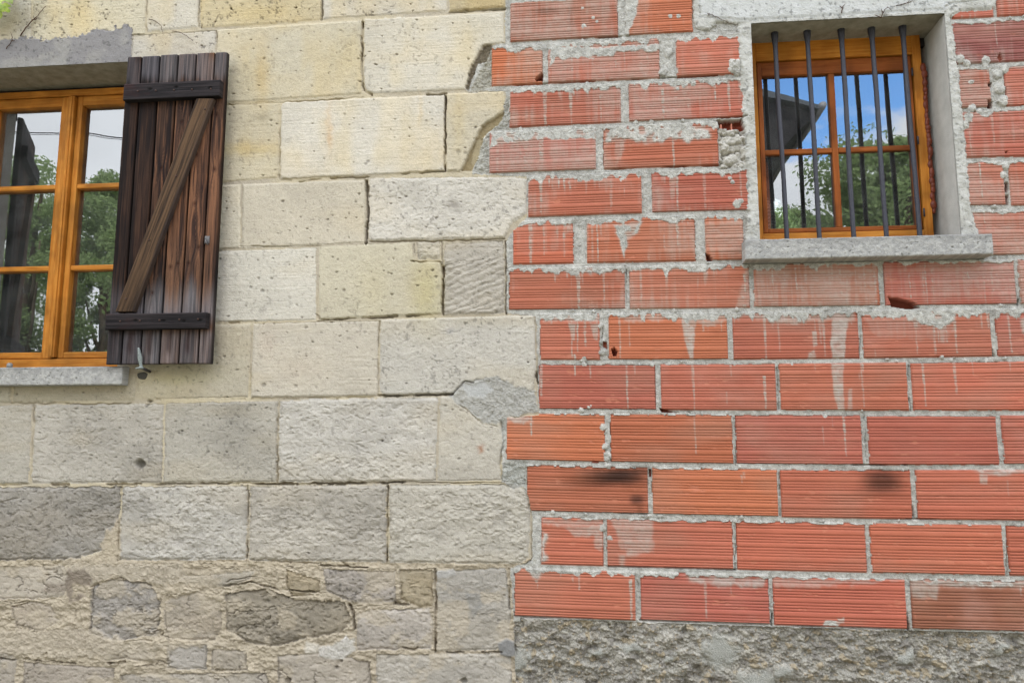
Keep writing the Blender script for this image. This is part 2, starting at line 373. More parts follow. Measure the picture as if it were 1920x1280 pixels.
for i, (pl, colr, ro, spk, off) in enumerate(ST):
    b = band(pl, 12)
    if b is None: continue
    rag = 1.0+ro*2.4
    s = sdpoly(PX[b]+wx[b]*rag+rb3[b]*ro*1.5, PY[b]+wy[b]*rag+rb3[b]*ro, pl)
    m = (s > 0) & ~right[b]
    rr = random.Random(i)
    e = ss(0, 2.6+ro*4.5, s)
    h = off*.0008+.0008-(.0028+.006*ro)*(1-e)
    tx, tz = rr.uniform(-.004, .004), rr.uniform(-.004, .004)
    cx, cy = np.mean([p[0] for p in pl]), np.mean([p[1] for p in pl])
    h = h+tx*(PX[b]-cx)/200+tz*(PY[b]-cy)/100
    h = h+ro*(.0060*rb[b]+(.0150*rr.uniform(.6, 1.15)*TER[b])*(.20+.80*SMO[b])-.0045*pit[b]+.0028*rb3[b]*(.5+SMO[b]))+.0008*mid[b]+.0008*fine[b]
    ga = rr.choice((0, 1, 2)); gr_ = fbm(X[b]*(8 if ga == 0 else 210)+i, Z[b]*(230 if ga == 0 else 14)+i, 44, 2)
    h = h+(.0007 if ga < 2 else .0002)*gr_*(1-ro*.7)
    if i == TOOL:       # diagonal chisel marks
        q = (PX[b]*.42+PY[b]*1.0)/9.5+.8*rb[b]
        h = h+.0035*np.abs(np.sin(q*math.pi/1.3))*ss(490, 530, PY[b]+PX[b]*.1-60)
    hl = hole[b]*(.5+spk)*(1-.5*ro)
    h = h-.006*hl
    mean_c = np.array((205, 199, 180) if cy < 590 else ((192, 188, 174) if cy < 1052 else (184, 178, 160)))
    colr = np.array(colr)*.72+.28*np.mean(colr)*np.array((1.02, 1.0, .965))
    bl = .30 if cy < 1052 else .15
    c = C(*(np.array(colr)*(1-bl)+mean_c*bl))[None, None, :]*(1+.10*low[b][..., None]+.05*rr.uniform(-1, 1)+.055*dirt[b][..., None]+.04*mid[b][..., None])
    # yellow / grey drift inside the block
    yel = ss(.05, .65, fbm(X[b]*3.1+i, Z[b]*8+i*3, 70+i, 2))[..., None]
    c = c*(1-yel*.5)+c*np.array([1.02, .965, .86])*yel*.5
    if cy > 750: c = c*(1-.17*ss(-.1, .6, fbm(X[b]*4.5+i, Z[b]*6, 78, 3)))[..., None]
    if cy < 340: c = c*(1+(np.array([1.03, .96, .80])-1)*(.8*ss(-.1, .6, fbm(X[b]*7, Z[b]*3+i, 79, 3)))[..., None])
    # dark specks and pores
    k = ss(.42-.12*spk, .60, sp1[b]+.3*sp3[b]+.35*sp2[b]-.12)*min(1, spk*1.25)
    h = h-.0014*k*(1-ro*.5)
    c = c*(1-.52*k[..., None])
    c = c*(1-.5*hl[..., None])
    # rough faces coloured darker in their low parts
    c = c*(1-.16*ro*ss(.05, -.55, t1[b]+.4*t2[b])[..., None])*(1+.045*fine[b][..., None]+.05*rb3[b][..., None])
    Hb = H[b]; Cb = CO[b]; Lb = LB[b]
    Hb[m] = h[m]; Cb[m] = c[m]; Lb[m] = L_STONE
del hp1, hp2, hid

# mortar bed of the rubble zone: lumpy, smeared over stone edges
rz = (~right) & (LB == L_SMORT) & (WPY > 1048)
lum = fbm(X*14, Z*22, 81, 4, .55)
H[rz] = (.001+.011*lum+.013*TER+.006*rb3)[rz]
CO[rz] = (C(186, 175, 150)*(1+.10*lum[..., None]+.06*mid[..., None]+.06*dirt[..., None]))[rz]
# smear of the same mortar over the lower right of the dark block and over the rubble edges
def patch(pl, colr, hh, amp, lab=None, rag=5, soft=3, alpha=1.0, hardh=True, noise=None):
    b = band(pl, 10)
    if b is None: return
    s = sdpoly(PX[b]+wx[b]*rag+rb3[b]*2, PY[b]+wy[b]*rag, pl)
    m = (LB[b] != L_VOID) & (s > -soft)
    a = ss(-soft, soft, s)*alpha
    if noise is not None: a = a*noise[b]
    hn = hh+amp*(fbm(X[b]*60, Z[b]*60, 91, 3)+.5*fine[b])
    if hardh: H[b] = np.where(m, H[b]*(1-a)+hn*a, H[b])
    if colr is not None:
        cc_ = C(*colr)*(1+.09*dirt[b][..., None]+.08*mid[b][..., None]+.05*fine[b][..., None])
        CO[b] = np.where(m[..., None], CO[b]*(1-a[..., None])+cc_*a[..., None], CO[b])
    if lab is not None: LB[b] = np.where(m & (a > .5), lab, LB[b])
crv = np.abs(fbm(X*9+wx*.1, Z*17+wy*.1, 84, 4))
crk = ss(.035, .008, crv)*ss(-.1, .3, fbm(X*6, Z*8, 85, 2))*(~right)*(PY > 1054)*(PX < 670)
wash = (~right) & (LB == L_STONE) & (PY > 1056)
ws = ss(.02, .30, fbm(X*11, Z*15, 83, 4)+.12*rb3)*wash*.6
CO = CO*(1-ws[..., None])+C(188, 177, 152)*(1+.08*dirt[..., None]+.06*fine[..., None])*ws[..., None]
H = H*(1-ws*.8)+(.003+.009*lum+.010*TER+.004*rb3)*ws*.8-.009*crk
CO = CO*(1-.22*crk[..., None])
patch([(205,985),(228,965),(222,1052),(350,1052),(330,1068),(140,1068),(110,1050),(180,1040)], (184,174,152), .002, .005, rag=9, alpha=.9)
patch([(100,1060),(330,1056),(360,1085),(300,1100),(282,1092),(215,1080),(170,1098),(150,1085)], (184,175,154), .004, .006, rag=10, alpha=.8)
patch([(-260,1178),(90,1180),(160,1175),(250,1203),(420,1204),(430,1212),(300,1215),(150,1232),(-260,1212)], (186,176,154), .006, .006, rag=10, alpha=.8)
patch([(625,1225),(632,1212),(650,1190),(655,1200),(648,1220),(636,1232)], (225,225,222), .006, .002, rag=2, soft=1.5)
patch([(598,1215),(640,1200),(665,1195),(668,1218),(640,1235),(600,1232)], (200,198,188), .003, .004, rag=4)
patch([(575,1200),(598,1210),(595,1225),(570,1222)], (205,200,185), .002, .003, rag=3)
patch([(128,1068),(160,1066),(174,1085),(168,1098),(140,1094),(134,1124),(146,1112),(160,1118),(130,1128),(124,1095)], (128,116,102), .004, .004, rag=5, alpha=.8)
patch([(85,1090),(125,1095),(120,1112),(80,1108)], (140,128,112), .004, .004, rag=6, alpha=.6)
patch([(816,1070),(852,1066),(855,1078),(820,1084)], (176,176,170), .006, .002, rag=3)
patch([(874,1110),(900,1112),(905,1135),(890,1155),(878,1140)], (150,150,144), .002, .001, rag=2, alpha=.8, hardh=False)
patch([(932,1205),(950,1195),(968,1203),(970,1225),(955,1232),(938,1226)], (140,142,140), .010, .002, rag=2)
# grey cement patch where the stone meets the brick
patch([(843,742),(868,713),(930,706),(962,722),(1003,733),(1010,772),(955,782),(930,797),(905,791),(878,768),(856,757)], (176,176,168), .002, .005, rag=5, soft=1.5)
patch([(868,722),(905,716),(925,728),(905,745),(880,742)], (186,188,184), .001, .0012, rag=4, soft=4)
# broken corner facet of stone
patch([(947,208),(905,234),(892,262),(864,321),(884,319),(902,285),(905,256),(940,228)], (160,146,112), -.014, .002, rag=1.5, soft=1.2)
patch([(893,262),(904,256),(900,290),(886,312),(882,300)], (172,160,128), -.010, .001, rag=1, soft=1.0)
# broken edge beside the first short brick, then rough cement
patch([(905,86),(922,84),(918,110),(898,120),(885,150),(878,170),(873,165),(882,128)], (122,112,94), -.012, .006, rag=4, soft=1.5)
patch([(924,84),(922,164),(895,176),(878,172),(892,150),(905,125),(918,100)], (178,174,160), -.003, .008, rag=4, soft=1.5, lab=L_MORT)
patch([(955,180),(958,246),(920,248),(918,262),(918,328),(888,322),(905,262),(945,222),(948,180)], (184,182,172), -.004, .007, rag=4, soft=1.5, lab=L_MORT)
patch([(944,868),(990,866),(990,912),(962,916),(940,905)], (176,176,168), -.003, .006, rag=4, soft=1.5, lab=L_MORT)

# stains on stone, darker strips below sill and shutter: x, y, sx, sy, multiplier, amount
for (x, y, sx, sy, mul, am) in [(492,140,14,60,(1.02,.90,.68),.8),(470,150,45,50,(1.02,.94,.74),.5),(617,230,7,42,(1.0,.82,.62),.55),(618,262,5,18,(1.0,.75,.5),.5),(788,205,5,30,(1.02,.88,.66),.5),
        (860,230,12,60,(1.02,.93,.7),.5),(470,280,60,12,(1.02,.90,.60),.7),(800,545,28,60,(.98,.95,.66),.7),(700,540,30,50,(1,.96,.78),.4),(480,25,80,22,(1.03,.92,.62),.5),(150,30,60,25,(1.03,.95,.72),.4),
        (845,621,14,6,(.72,.78,.92),.5),(900,600,60,12,(.86,.84,.76),.5),(902,841,7,5,(.72,.42,.30),.9),(849,383,12,8,(.45,.43,.42),.8),(862,398,6,4,(.5,.5,.5),.7),(760,360,30,12,(.85,.84,.8),.4),
        (730,62,5,70,(1.02,.93,.7),.0),(560,690,50,30,(1.0,.9,.8),.25),(500,640,18,30,(.98,.88,.84),.35),(490,220,12,6,(.6,.6,.58),.6),(230,760,200,8,(.8,.8,.78),.4),(60,990,120,50,(.86,.87,.92),.5),
        (250,1040,40,8,(.7,.7,.72),.5),(600,880,80,14,(.8,.8,.8),.4),(560,800,20,60,(.85,.85,.85),.3),(320,730,60,25,(1,.94,.7),.35),(640,90,30,50,(1,.95,.8),.3),(900,60,40,30,(.96,.93,.84),.5),
        (100,742,170,12,(.70,.70,.60),.55),(340,696,75,12,(.74,.74,.58),.6),(330,712,70,9,(.92,.92,.62),.45),(90,720,130,8,(.88,.88,.66),.45),(180,870,60,30,(.9,.9,.9),.4),(1000,360,16,30,(.95,.95,.9),.3)]:
    g = np.exp(-((PX+wx*6-x)/sx)**2-((PY+wy*6-y)/sy)**2)*am
    g = g[..., None]*(~right)[..., None]
    CO *= (1-g)+g*np.array(mul, np.float32)
# hand marks, drill hole, chips: x, y, r(px), depth mm
for (x, y, r_, dm) in [(262,869,13,12),(262,869,9,8),(717,826,3,10),(690,303,5,3),(686,308,4,3),(860,285,6,3),(873,287,5,3),(495,455,3,4),(509,522,4,4),(485,522,4,4),(492,545,5,4),(470,538,4,3),(645,544,4,5),(700,525,3,5),
        (728,512,3,4),(735,552,4,5),(578,1036,3,8),(700,1003,2.5,7),(770,1025,2,7),(503,90,3,4),(884,430,3,4),(495,722,6,4),(555,723,5,3),(632,1250,5,10),(640,1238,4,10),(280,752,5,12),(275,762,3,8),(585,162,3,3),(870,1275,8,14),(540,1275,8,14)]:
    b = band([(x-r_-3, y-r_-3), (x+r_+3, y+r_+3)], 4)
    if b is None: continue
    d = np.hypot(PX[b]-x+wx[b]*r_*.25, (PY[b]-y+wy[b]*r_*.25)*1.15)
    k = ss(r_, r_*.45, d)
    H[b] -= dm*.001*k; CO[b] *= (1-.35*k[..., None])

lmn = CO.mean(axis=2, keepdims=True); dz_ = (.20*ss(1040, 1070, PY)*(~right))[..., None]
CO = np.where((~right)[..., None], (CO*(1-dz_)+lmn*dz_*np.array([1.05, 1.0, .92], np.float32))*np.array([1.012, .984, .988], np.float32), CO).astype(np.float32)
# ---- bricks -----------------------------------------------------------------------------------
B = {1: [(957,1158,-1,0),(1172,1298,0,20),(1784,1862,0,0),(1868,2110,-.6,0)],
     2: [(922,1017,0,18),(1027,1236,-.6,0),(1268,1390,-.5,0),(1782,2060,-1.6,-8)],
     3: [(956,1164,-.3,0),(1179,1399,0,0),(1793,1858,-.4,0),(1886,2110,-.4,0)],
     4: [(918,1117,-.6,0),(1131,1346,-.3,0),(1804,2075,-.4,0)],
     5: [(990,1203,-.2,0),(1222,1406,0,0),(1806,1884,-.4,0),(1893,2140,-.4,0)],
     6: [(962,1075,.1,8),(1100,1303,.2,14),(1322,1394,0,8),(1816,2060,-.4,0)],
     7: [(955,1172,-.1,0),(1180,1405,-.3,0),(1413,1648,-.6,0),(1658,1904,-.5,0),(1911,2150,0,0)],
     8: [(1013,1124,-.4,0),(1141,1364,-.1,8),(1374,1610,-.3,0),(1617,1858,-.8,-4),(1868,2120,-.6,0)],
     9: [(1011,1229,.2,3),(1239,1455,-.6,-4),(1462,1701,-.2,0),(1709,1955,-.1,2),(1962,2200,0,0)],
     10: [(950,1134,.3,14),(1145,1373,.2,12),(1380,1616,-.4,0),(1628,1870,-.2,0),(1879,2130,-.6,0)],
     11: [(988,1215,.5,6),(1223,1458,.1,6),(1464,1709,0,2),(1718,1965,.1,2),(1972,2200,0,0)],
     12: [(1015,1131,.1,3),(1138,1374,-.2,4),(1381,1623,.1,4),(1632,1880,.3,9),(1889,2140,.2,5)],
     13: [(965,1191,.2,0),(1201,1442,-.3,0),(1450,1698,0,0),(1708,1960,-1.4,0),(1970,2210,-.6,0)]}
B[0] = [(950,1150,0,0),(1160,1390,0,0),(1400,1640,0,0),(1650,1890,0,0),(1900,2150,0,0)]
for k in B:                                 # beyond the right edge of the photograph the bond goes on
    x = B[k][-1][1]+8
    while x < 3600: B[k].append((x, x+270, random.uniform(-.5, .3), 0)); x += 280
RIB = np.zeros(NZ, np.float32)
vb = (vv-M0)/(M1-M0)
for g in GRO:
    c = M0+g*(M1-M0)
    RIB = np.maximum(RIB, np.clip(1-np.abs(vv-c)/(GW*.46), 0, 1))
BR = (np.where(np.isin(vv, vv), 1, 1))
BID = np.full(Z.shape, -1, np.int16); bcount = 0
for k, lst in B.items():
    ri = np.nonzero(course == k)[0]
    if len(ri) == 0: continue
    sl = slice(ri[0], ri[-1]+1)
    ym = float(np.mean([J[k][1], J[k+1][1]]))
    V = vv[sl][:, None]+0*X[sl]
    hgt = (jl[k](xs)-jl[k+1](xs))[None, :]
    for q, (xa, xb, pinkness, org) in enumerate(lst):
        rr = random.Random(k*31+q)
        Xa, Xb = at(xa, ym)[0], at(xb, ym)[0]
        j0, j1 = np.searchsorted(xs, Xa-.012), np.searchsorted(xs, Xb+.012)
        if j1 <= j0: continue
        s_ = (sl, slice(j0, j1))
        XX = X[s_]+wx[s_]*.0022; VV = V[:, j0:j1]
        tl = rr.uniform(-.008, .008)
        up = M0+rr.uniform(-.006, .01)+.006*fbm(X[s_]*30, Z[s_]*4+k, 100+k, 2); dn = M1+rr.uniform(-.008, .01)+.004*fbm(X[s_]*40, Z[s_]*4, 130+k, 2)
        hg = hgt[:, j0:j1]
        s = np.minimum(np.minimum(XX-Xa, Xb-XX), np.minimum((VV-up)*hg, (dn-VV)*hg))
        m = (s > 0) & (LB[s_] == L_MORT)
        e = ss(0, .004, s)
        proud = .0065+rr.uniform(-.0015, .0025)
        h = proud-.010*(1-e)+(X[s_]-(Xa+Xb)/2)*rr.uniform(-.008, .008)
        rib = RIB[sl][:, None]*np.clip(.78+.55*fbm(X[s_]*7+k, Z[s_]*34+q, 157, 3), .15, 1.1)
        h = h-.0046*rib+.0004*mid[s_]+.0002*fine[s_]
        # wavy extrusion lines are real: slight sag of the face
        h = h+.0006*fbm(X[s_]*3, Z[s_]*110, 140+k, 2)
        dk_ = 1 if pinkness < -1.3 else 0
        base = np.array([187+org*.3-dk_*(24+40*(-pinkness-1.4)), 108+org*.24-dk_*(8+50*(-pinkness-1.4)), 84-org*.36-min(0, pinkness)*2-dk_*(8+20*(-pinkness-1.4))])
        base = base*(1+rr.uniform(-.06, .05))+np.array([rr.uniform(-1, 5), rr.uniform(-3, 4), rr.uniform(-3, 4)])
        c = C(*base)[None, None]*(1+.07*low[s_][..., None]+.05*dirt[s_][..., None])
        c = c*(1+.06*fbm(X[s_]*7+q*3, Z[s_]*160+k, 150+q, 2)[..., None])
        c = c*(1-.36*rib[..., None])           # groove shade painted into the clay colour
        # ribs knocked off here and there
        chp = ss(.50, .62, fbm(X[s_]*22+k*3, Z[s_]*70+q, 155, 3)+.10*rb3[s_])
        h = h-.0016*chp*(1-RIB[sl][:, None]); c = c*(1-.5*chp[..., None])+C(206, 132, 104)*.5*chp[..., None]
        du = ss(-.2, .8, fbm(X[s_]*4+q*7, Z[s_]*9+k*5, 156, 3))[..., None]*.36
        c = c*(1-du)+C(168, 132, 112)*du
        if pinkness < 0:
            lime = ss(-.1, .7, fbm(X[s_]*9+k, Z[s_]*9+q, 160+k, 3))[..., None]*min(.4, -pinkness*.4)
            c = c*(1-lime)+C(192, 146, 130)*lime
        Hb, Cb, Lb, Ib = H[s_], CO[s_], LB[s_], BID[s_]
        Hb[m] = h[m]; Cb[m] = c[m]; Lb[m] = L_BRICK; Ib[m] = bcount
        bcount += 1
# the mortar right under a brick is pulled back: thin shadow line
und = np.clip(1-np.abs(vv-.965)/.014, 0, 1)[:, None]*(LB == L_MORT)*(course < 50)[:, None]
H -= und*.0045*(ss(-.5, .4, fbm(X*6, Z*20, 170, 2)))

# soot and old marks on the bricks
isb = (LB == L_BRICK)
for (x, y, sx, sy, mul, am) in [(1155,893,52,15,(.22,.23,.21),1),(1175,892,34,11,(.45,.45,.42),.9),(1110,900,55,15,(.50,.46,.38),.8),(1200,880,30,8,(.35,.35,.33),.6),(1194,937,14,10,(.30,.30,.30),1),(1200,955,7,8,(.5,.5,.45),.6),(1190,915,30,10,(.75,.7,.6),.7),(1655,904,38,20,(.28,.28,.25),1),(1650,890,26,8,(.5,.5,.48),.7),(1640,925,60,6,(.8,.78,.74),.6),
        (1025,22,24,7,(.5,.52,.5),.7),(1070,35,5,30,(.6,.6,.58),.5),(1350,625,14,5,(.75,.7,.66),.6),(1800,95,120,25,(.86,.82,.84),.7),(1150,725,60,30,(.98,1.02,1.0),.0),(1520,515,120,10,(.72,.75,.6),.7),(1760,500,90,8,(.78,.68,.55),.7),(1640,990,200,20,(1.02,.98,.95),.3)]:
    g = np.exp(-(np.abs((PX+wx*3-x)/sx))**3-(np.abs((PY+wy*2-y)/sy))**3)*am
    g = g[..., None]*(isb | (LB == L_MORT))[..., None]
    CO *= (1-g)+g*np.array(mul, np.float32)

# lime and mortar smears. film: coloured veil; thick: fills the grooves
FILM = np.zeros(Z.shape, np.float32); THK = np.zeros(Z.shape, np.float32)
stre = fbm(X*85, Z*5, 180, 3); strw = fbm(X*28, Z*3, 181, 3); blot = fbm(X*26, Z*26, 182, 4)
dens = {1: (.2, .2), 2: (.7, .5), 3: (.75, .75), 4: (1.0, .9), 5: (.75, .8), 6: (.7, .8), 7: (.7, .7), 8: (.9, .7), 9: (.05, .1), 10: (.1, .1), 11: (.12, .1), 12: (.25, .15), 13: (.55, .2)}
for k, (t_, dr) in dens.items():
    ri = np.nonzero(course == k)[0]; sl = slice(ri[0], ri[-1]+1)
    v = vv[sl][:, None]-M0
    fade = 1-.5*ss(1500, 1750, PX[sl]) if k < 8 else (ss(2200, 900, PX[sl]) if k > 8 else 1.0)
    edge = np.clip(t_*(.12+.20*strw[sl]+.10*blot[sl]+.05*stre[sl])*fade, 0, 1)
    THK[sl] = np.maximum(THK[sl], ss(.012, -.012, v-edge)*(edge > .012))
    run = dr*(.30+.85*strw[sl])*fade
    FILM[sl] = np.maximum(FILM[sl], ss(.12, .45, stre[sl]+.5*strw[sl]-.35*v)*ss(0, -.25, v-run)*.55)
def film(pl, a, seed=0, rag=5, soft=4, streak=0., thick=0.):
    b = band(pl, 12)
    if b is None: return
    s = sdpoly(PX[b]+wx[b]*rag, PY[b]+wy[b]*rag*1.4, pl)
    k = ss(-soft, soft, s)*a
    if streak: k = k*((1-streak)+streak*ss(-.25, .35, stre[b]+.4*strw[b]))
    FILM[b] = np.maximum(FILM[b], k)
    if thick: THK[b] = np.maximum(THK[b], ss(-soft, soft, s)*thick*(ss(-.3, .3, blot[b]+.3) if thick < 1 else 1))
film([(1030,92),(1236,84),(1236,96),(1165,100),(1110,110),(1040,112),(1030,128)], .9, thick=1)
film([(1160,0),(1198,0),(1192,32),(1174,76),(1161,76)], 1, thick=1, rag=3)
film([(1237,86),(1268,84),(1262,110),(1272,136),(1242,142),(1236,120)], 1, thick=1, rag=3)
film([(920,244),(1118,240),(1118,262),(1010,262),(950,270),(920,280)], .95, thick=.9)
film([(918,262),(1020,262),(1000,320),(918,326)], .6, streak=.3)
film([(1020,262),(1110,262),(1110,300),(1020,310)], .3, streak=.6)
film([(1133,244),(1330,236),(1330,262),(1290,268),(1250,262),(1210,270),(1180,262),(1135,268)], .7, thick=.7)
film([(1150,262),(1172,262),(1164,300),(1156,312)], .7, streak=.3)
film([(1150,424),(1204,416),(1196,440),(1178,450),(1170,486),(1163,455)], .9, thick=.9, rag=3)
film([(1060,420),(1075,416),(1072,440),(1060,436)], .7)
film([(966,418),(1070,414),(1066,470),(970,480)], .30, streak=.7)
film([(1040,496),(1280,492),(1270,503),(1110,512),(1040,508)], .95, thick=.9)
film([(1082,414),(1102,412),(1100,495),(1090,497)], .8, thick=.6)
film([(1413,498),(1648,494),(1646,520),(1640,578),(1413,580)], .55, streak=.5, rag=3)
film([(1540,510),(1600,510),(1596,585),(1550,585)], .75, streak=.3)
film([(1374,582),(1600,578),(1600,600),(1480,606),(1374,594)], .75, streak=.3, thick=.5)
film([(1560,600),(1590,598),(1586,640),(1583,672),(1560,672),(1556,650)], .9, streak=.15, rag=2, soft=2, thick=.5)
film([(1522,622),(1530,620),(1532,646),(1524,650)], .8, rag=1.5, soft=1.5)
film([(1516,660),(1526,655),(1530,672),(1515,672)], .8, rag=2, soft=2)
film([(1558,682),(1580,682),(1580,735),(1583,770),(1570,770),(1562,735)], .95, streak=.1, rag=2, soft=2, thick=.4)
film([(1590,730),(1596,728),(1597,768),(1588,770)], .6, rag=1, soft=2)
film([(1275,586),(1306,588),(1302,630),(1300,674),(1293,674),(1284,640)], .85, streak=.1, rag=2, soft=2, thick=.5)
film([(1066,606),(1080,606),(1077,638),(1072,638)], .85, rag=1.5, soft=1.5)
film([(1108,608),(1122,608),(1119,640),(1113,636)], .8, rag=1.5, soft=1.5)
film([(1020,590),(1124,588),(1124,600),(1022,602)], .8, thick=.5)
film([(1165,588),(1365,586),(1365,602),(1340,612),(1260,598),(1170,604)], .7, streak=.3, thick=.45)
film([(1690,585),(1790,582),(1785,606),(1760,616),(1740,612),(1700,600)], .85, thick=.8)
film([(1620,600),(1700,596),(1790,616),(1770,640),(1640,630)], .3, streak=.5)
film([(1758,612),(1772,612),(1769,642),(1763,642)], .7, rag=1)
film([(1910,596),(1930,596),(1930,640),(1916,625)], .85, thick=.5)
film([(1140,968),(1222,968),(1226,1035),(1200,1036),(1175,1044),(1160,1010)], .62, streak=.0, thick=.25)
film([(1160,1040),(1172,1040),(1170,1064),(1163,1064)], .6, rag=1)
film([(1060,986),(1131,984),(1128,1032),(1118,1028),(1112,1006),(1078,1004)], .7, thick=.35)
film([(1018,975),(1130,970),(1130,984),(1018,984)], .6, thick=.3)
film([(1016,995),(1030,1000),(1022,1030),(1030,1050),(1016,1052)], .8, thick=.6)
film([(1704,1086),(1762,1088),(1754,1122),(1710,1118)], .7, thick=.35, rag=3)
film([(1704,1084),(1990,1092),(1960,1100),(1760,1098)], .8, thick=.6)
film([(1450,1083),(1700,1086),(1560,1096),(1480,1104),(1450,1098)], .5, thick=.4)
film([(1280,1078),(1440,1082),(1430,1100),(1350,1098),(1300,1090)], .6, thick=.5)
film([(1545,1162),(1575,1164),(1570,1175),(1540,1172)], .8, rag=3, soft=2, thick=.7)
film([(1570,1158),(1582,1156),(1582,1166),(1572,1168)], .8, rag=2, soft=2, thick=.7)
film([(1820,876),(1990,878),(1960,888),(1830,890)], .7, thick=.5)
film([(1832,888),(1850,888),(1848,906),(1836,905)], .8, rag=2, soft=2)
film([(1800,27),(1870,22),(1862,40),(1800,42)], .15, streak=.8)
film([(1655,505),(1900,498),(1880,560),(1660,560)], .28, streak=.6)
film([(1222,410),(1240,400),(1234,330),(1222,330)], .25)
film([(1255,150),(1290,146),(1280,225),(1262,228)], .5, streak=.3)
film([(1880,120),(1920,118),(1920,130),(1885,132)], .7, thick=.5)
film([(1790,112),(1860,118),(1855,132),(1800,132)], .5, thick=.4)
film([(985,1066),(1020,1066),(1010,1085),(1000,1082)], .8, thick=.6, rag=3)
film([(1380,578),(1420,570),(1404,500),(1398,500)], .5)
film([(950,775),(990,780),(1000,790),(950,795)], .6, thick=.5)
# single drips: x, y0, y1, width, strength
rd_ = random.Random(404); RD = []
for _ in range(150):
    k_ = rd_.choice((2, 3, 3, 4, 4, 5, 5, 6, 6, 7, 7, 8, 8, 8, 9, 13)); x_ = rd_.uniform(965, 1915)
    y_ = float(np.interp(x_, (960, 1440, 1920), J[k_]))+6; RD.append((x_, y_, y_+rd_.choice((12, 18, 25, 35, 60, 82)), rd_.uniform(1.0, 2.4), rd_.uniform(.35, .75)))
for (x, y0, y1, w_, a) in RD+[(1070,165,205,3,.9),(1022,170,240,3,.7),(1072,92,140,2,.7),(1030,110,145,2,.6),(1155,112,132,2,.6),(1243,165,228,2.4,.8),(1262,228,320,2.2,.8),(1270,325,400,2,.7),(1266,150,200,2,.6),(1340,150,192,1.8,.8),
        (1015,250,320,4,.7),(985,270,322,3,.6),(1030,335,352,1.6,.9),(1048,335,355,1.6,.9),(1058,335,360,1.6,.9),(1015,340,405,2,.7),(1068,335,358,2,.9),(1145,335,390,1.6,.5),(1075,165,182,2,.8),(1160,160,180,2,.5),
        (995,418,495,3,.7),(1020,420,480,1.6,.6),(1058,430,482,2,.6),(1270,418,462,2.2,.9),(1245,440,465,1.6,.5),(1290,415,440,1.5,.5),(1085,505,582,3,.85),(1396,515,548,2,.9),(1395,555,580,4,.7),
        (1083,600,660,1.4,.8),(1078,665,705,1.4,.8),(1096,600,645,1.2,.5),(1180,600,650,1.2,.5),(1300,660,770,1.4,.6),(1298,685,735,1.2,.5),(1303,775,850,1.2,.6),(1434,705,768,2.2,.8),(1370,685,705,1.2,.7),(1362,735,760,1,.4),
        (1583,770,855,2,.8),(1543,800,835,1,.4),(1560,770,800,1,.3),(1434,590,680,2.0,.7),(1460,600,660,1.4,.5),(1545,600,668,2,.6),(1705,512,560,1.6,.7),(1730,505,555,1.4,.6),(1748,505,560,1.4,.5),(1805,500,530,1.4,.5),(1640,655,672,1,.4),
        (996,780,816,1.8,.8),(981,778,796,1.8,.7),(1183,1085,1162,2.4,.85),(1006,1085,1092,3,.7),(1008,1095,1102,1,.6),(1074,1078,1090,2,.5),(1840,305,420,1.4,.8),(1868,100,112,1,.4),(1866,40,90,.9,.6),(1803,30,44,1.2,.8),(1818,28,44,1.2,.8),(1828,28,44,1.2,.7),(1860,395,402,1.5,.6),
        (1390,890,905,1.6,.5),(1395,885,896,2,.5),(1610,700,712,1,.4),(1448,500,545,1.6,.8),(1492,500,550,1.6,.8),(1510,500,545,1.4,.6),(1470,500,540,1.6,.6),(1575,500,560,2,.6),(1620,500,540,1.6,.6),(1888,900,930,1,.3),(1720,410,430,1,.2)]:
    pl = [(x, y0), (x, y1)]
    b = band([(x-6, y0-3), (x+6, y1+3)], 6)
    if b is None: continue
    lean = (x-880)*1.03e-4
    xx = x+(PY[b]-(y0+y1)/2)*lean
    wd = w_*(1.15-.5*ss(y0, y1, PY[b])+.35*rb3[b])
    k = ss(wd+.9, wd-.6, np.abs(PX[b]+wx[b]*.9-xx))*ss(y0-2, y0+1, PY[b])*ss(y1+2, y1-3, PY[b])*a*(.75+.5*ss(-.3, .3, rb3[b]))
    FILM[b] = np.maximum(FILM[b], np.clip(k, 0, 1)); THK[b] = np.maximum(THK[b], k*.35)
haze_ = ss(-.25, .45, fbm(X*5, Z*6, 185, 3)+.3*stre)*.52*(course < 8)[:, None]*(course > 0)[:, None]
FILM = np.maximum(FILM, haze_)
FILM = np.clip(FILM*(.82+.30*mid+.28*rb3), 0, 1)
isb = (LB == L_BRICK)
# a veil sits on the ridges and leaves the grooves red
fe = FILM*(1-.55*RIB[:, None]*(1-THK))
fe = np.where(isb, np.maximum(fe, 0), 0)[..., None]
lim = C(186, 178, 166)*(1+.07*fine[..., None])
CO = CO*(1-fe)+lim*fe
tk = np.where(isb, THK, 0)
tk2 = ss(.35, .75, tk)
H = H+.0011*ss(.45, .8, fe[..., 0])*(1+.6*rb3)
H = H*(1-tk2)+(.0085+.0022*fbm(X*110, Z*140, 190, 3)+.001*fine)*tk2
CO = CO*(1-tk2[..., None])+cm*tk2[..., None]
LB[isb & (tk2 > .6)] = L_MORT

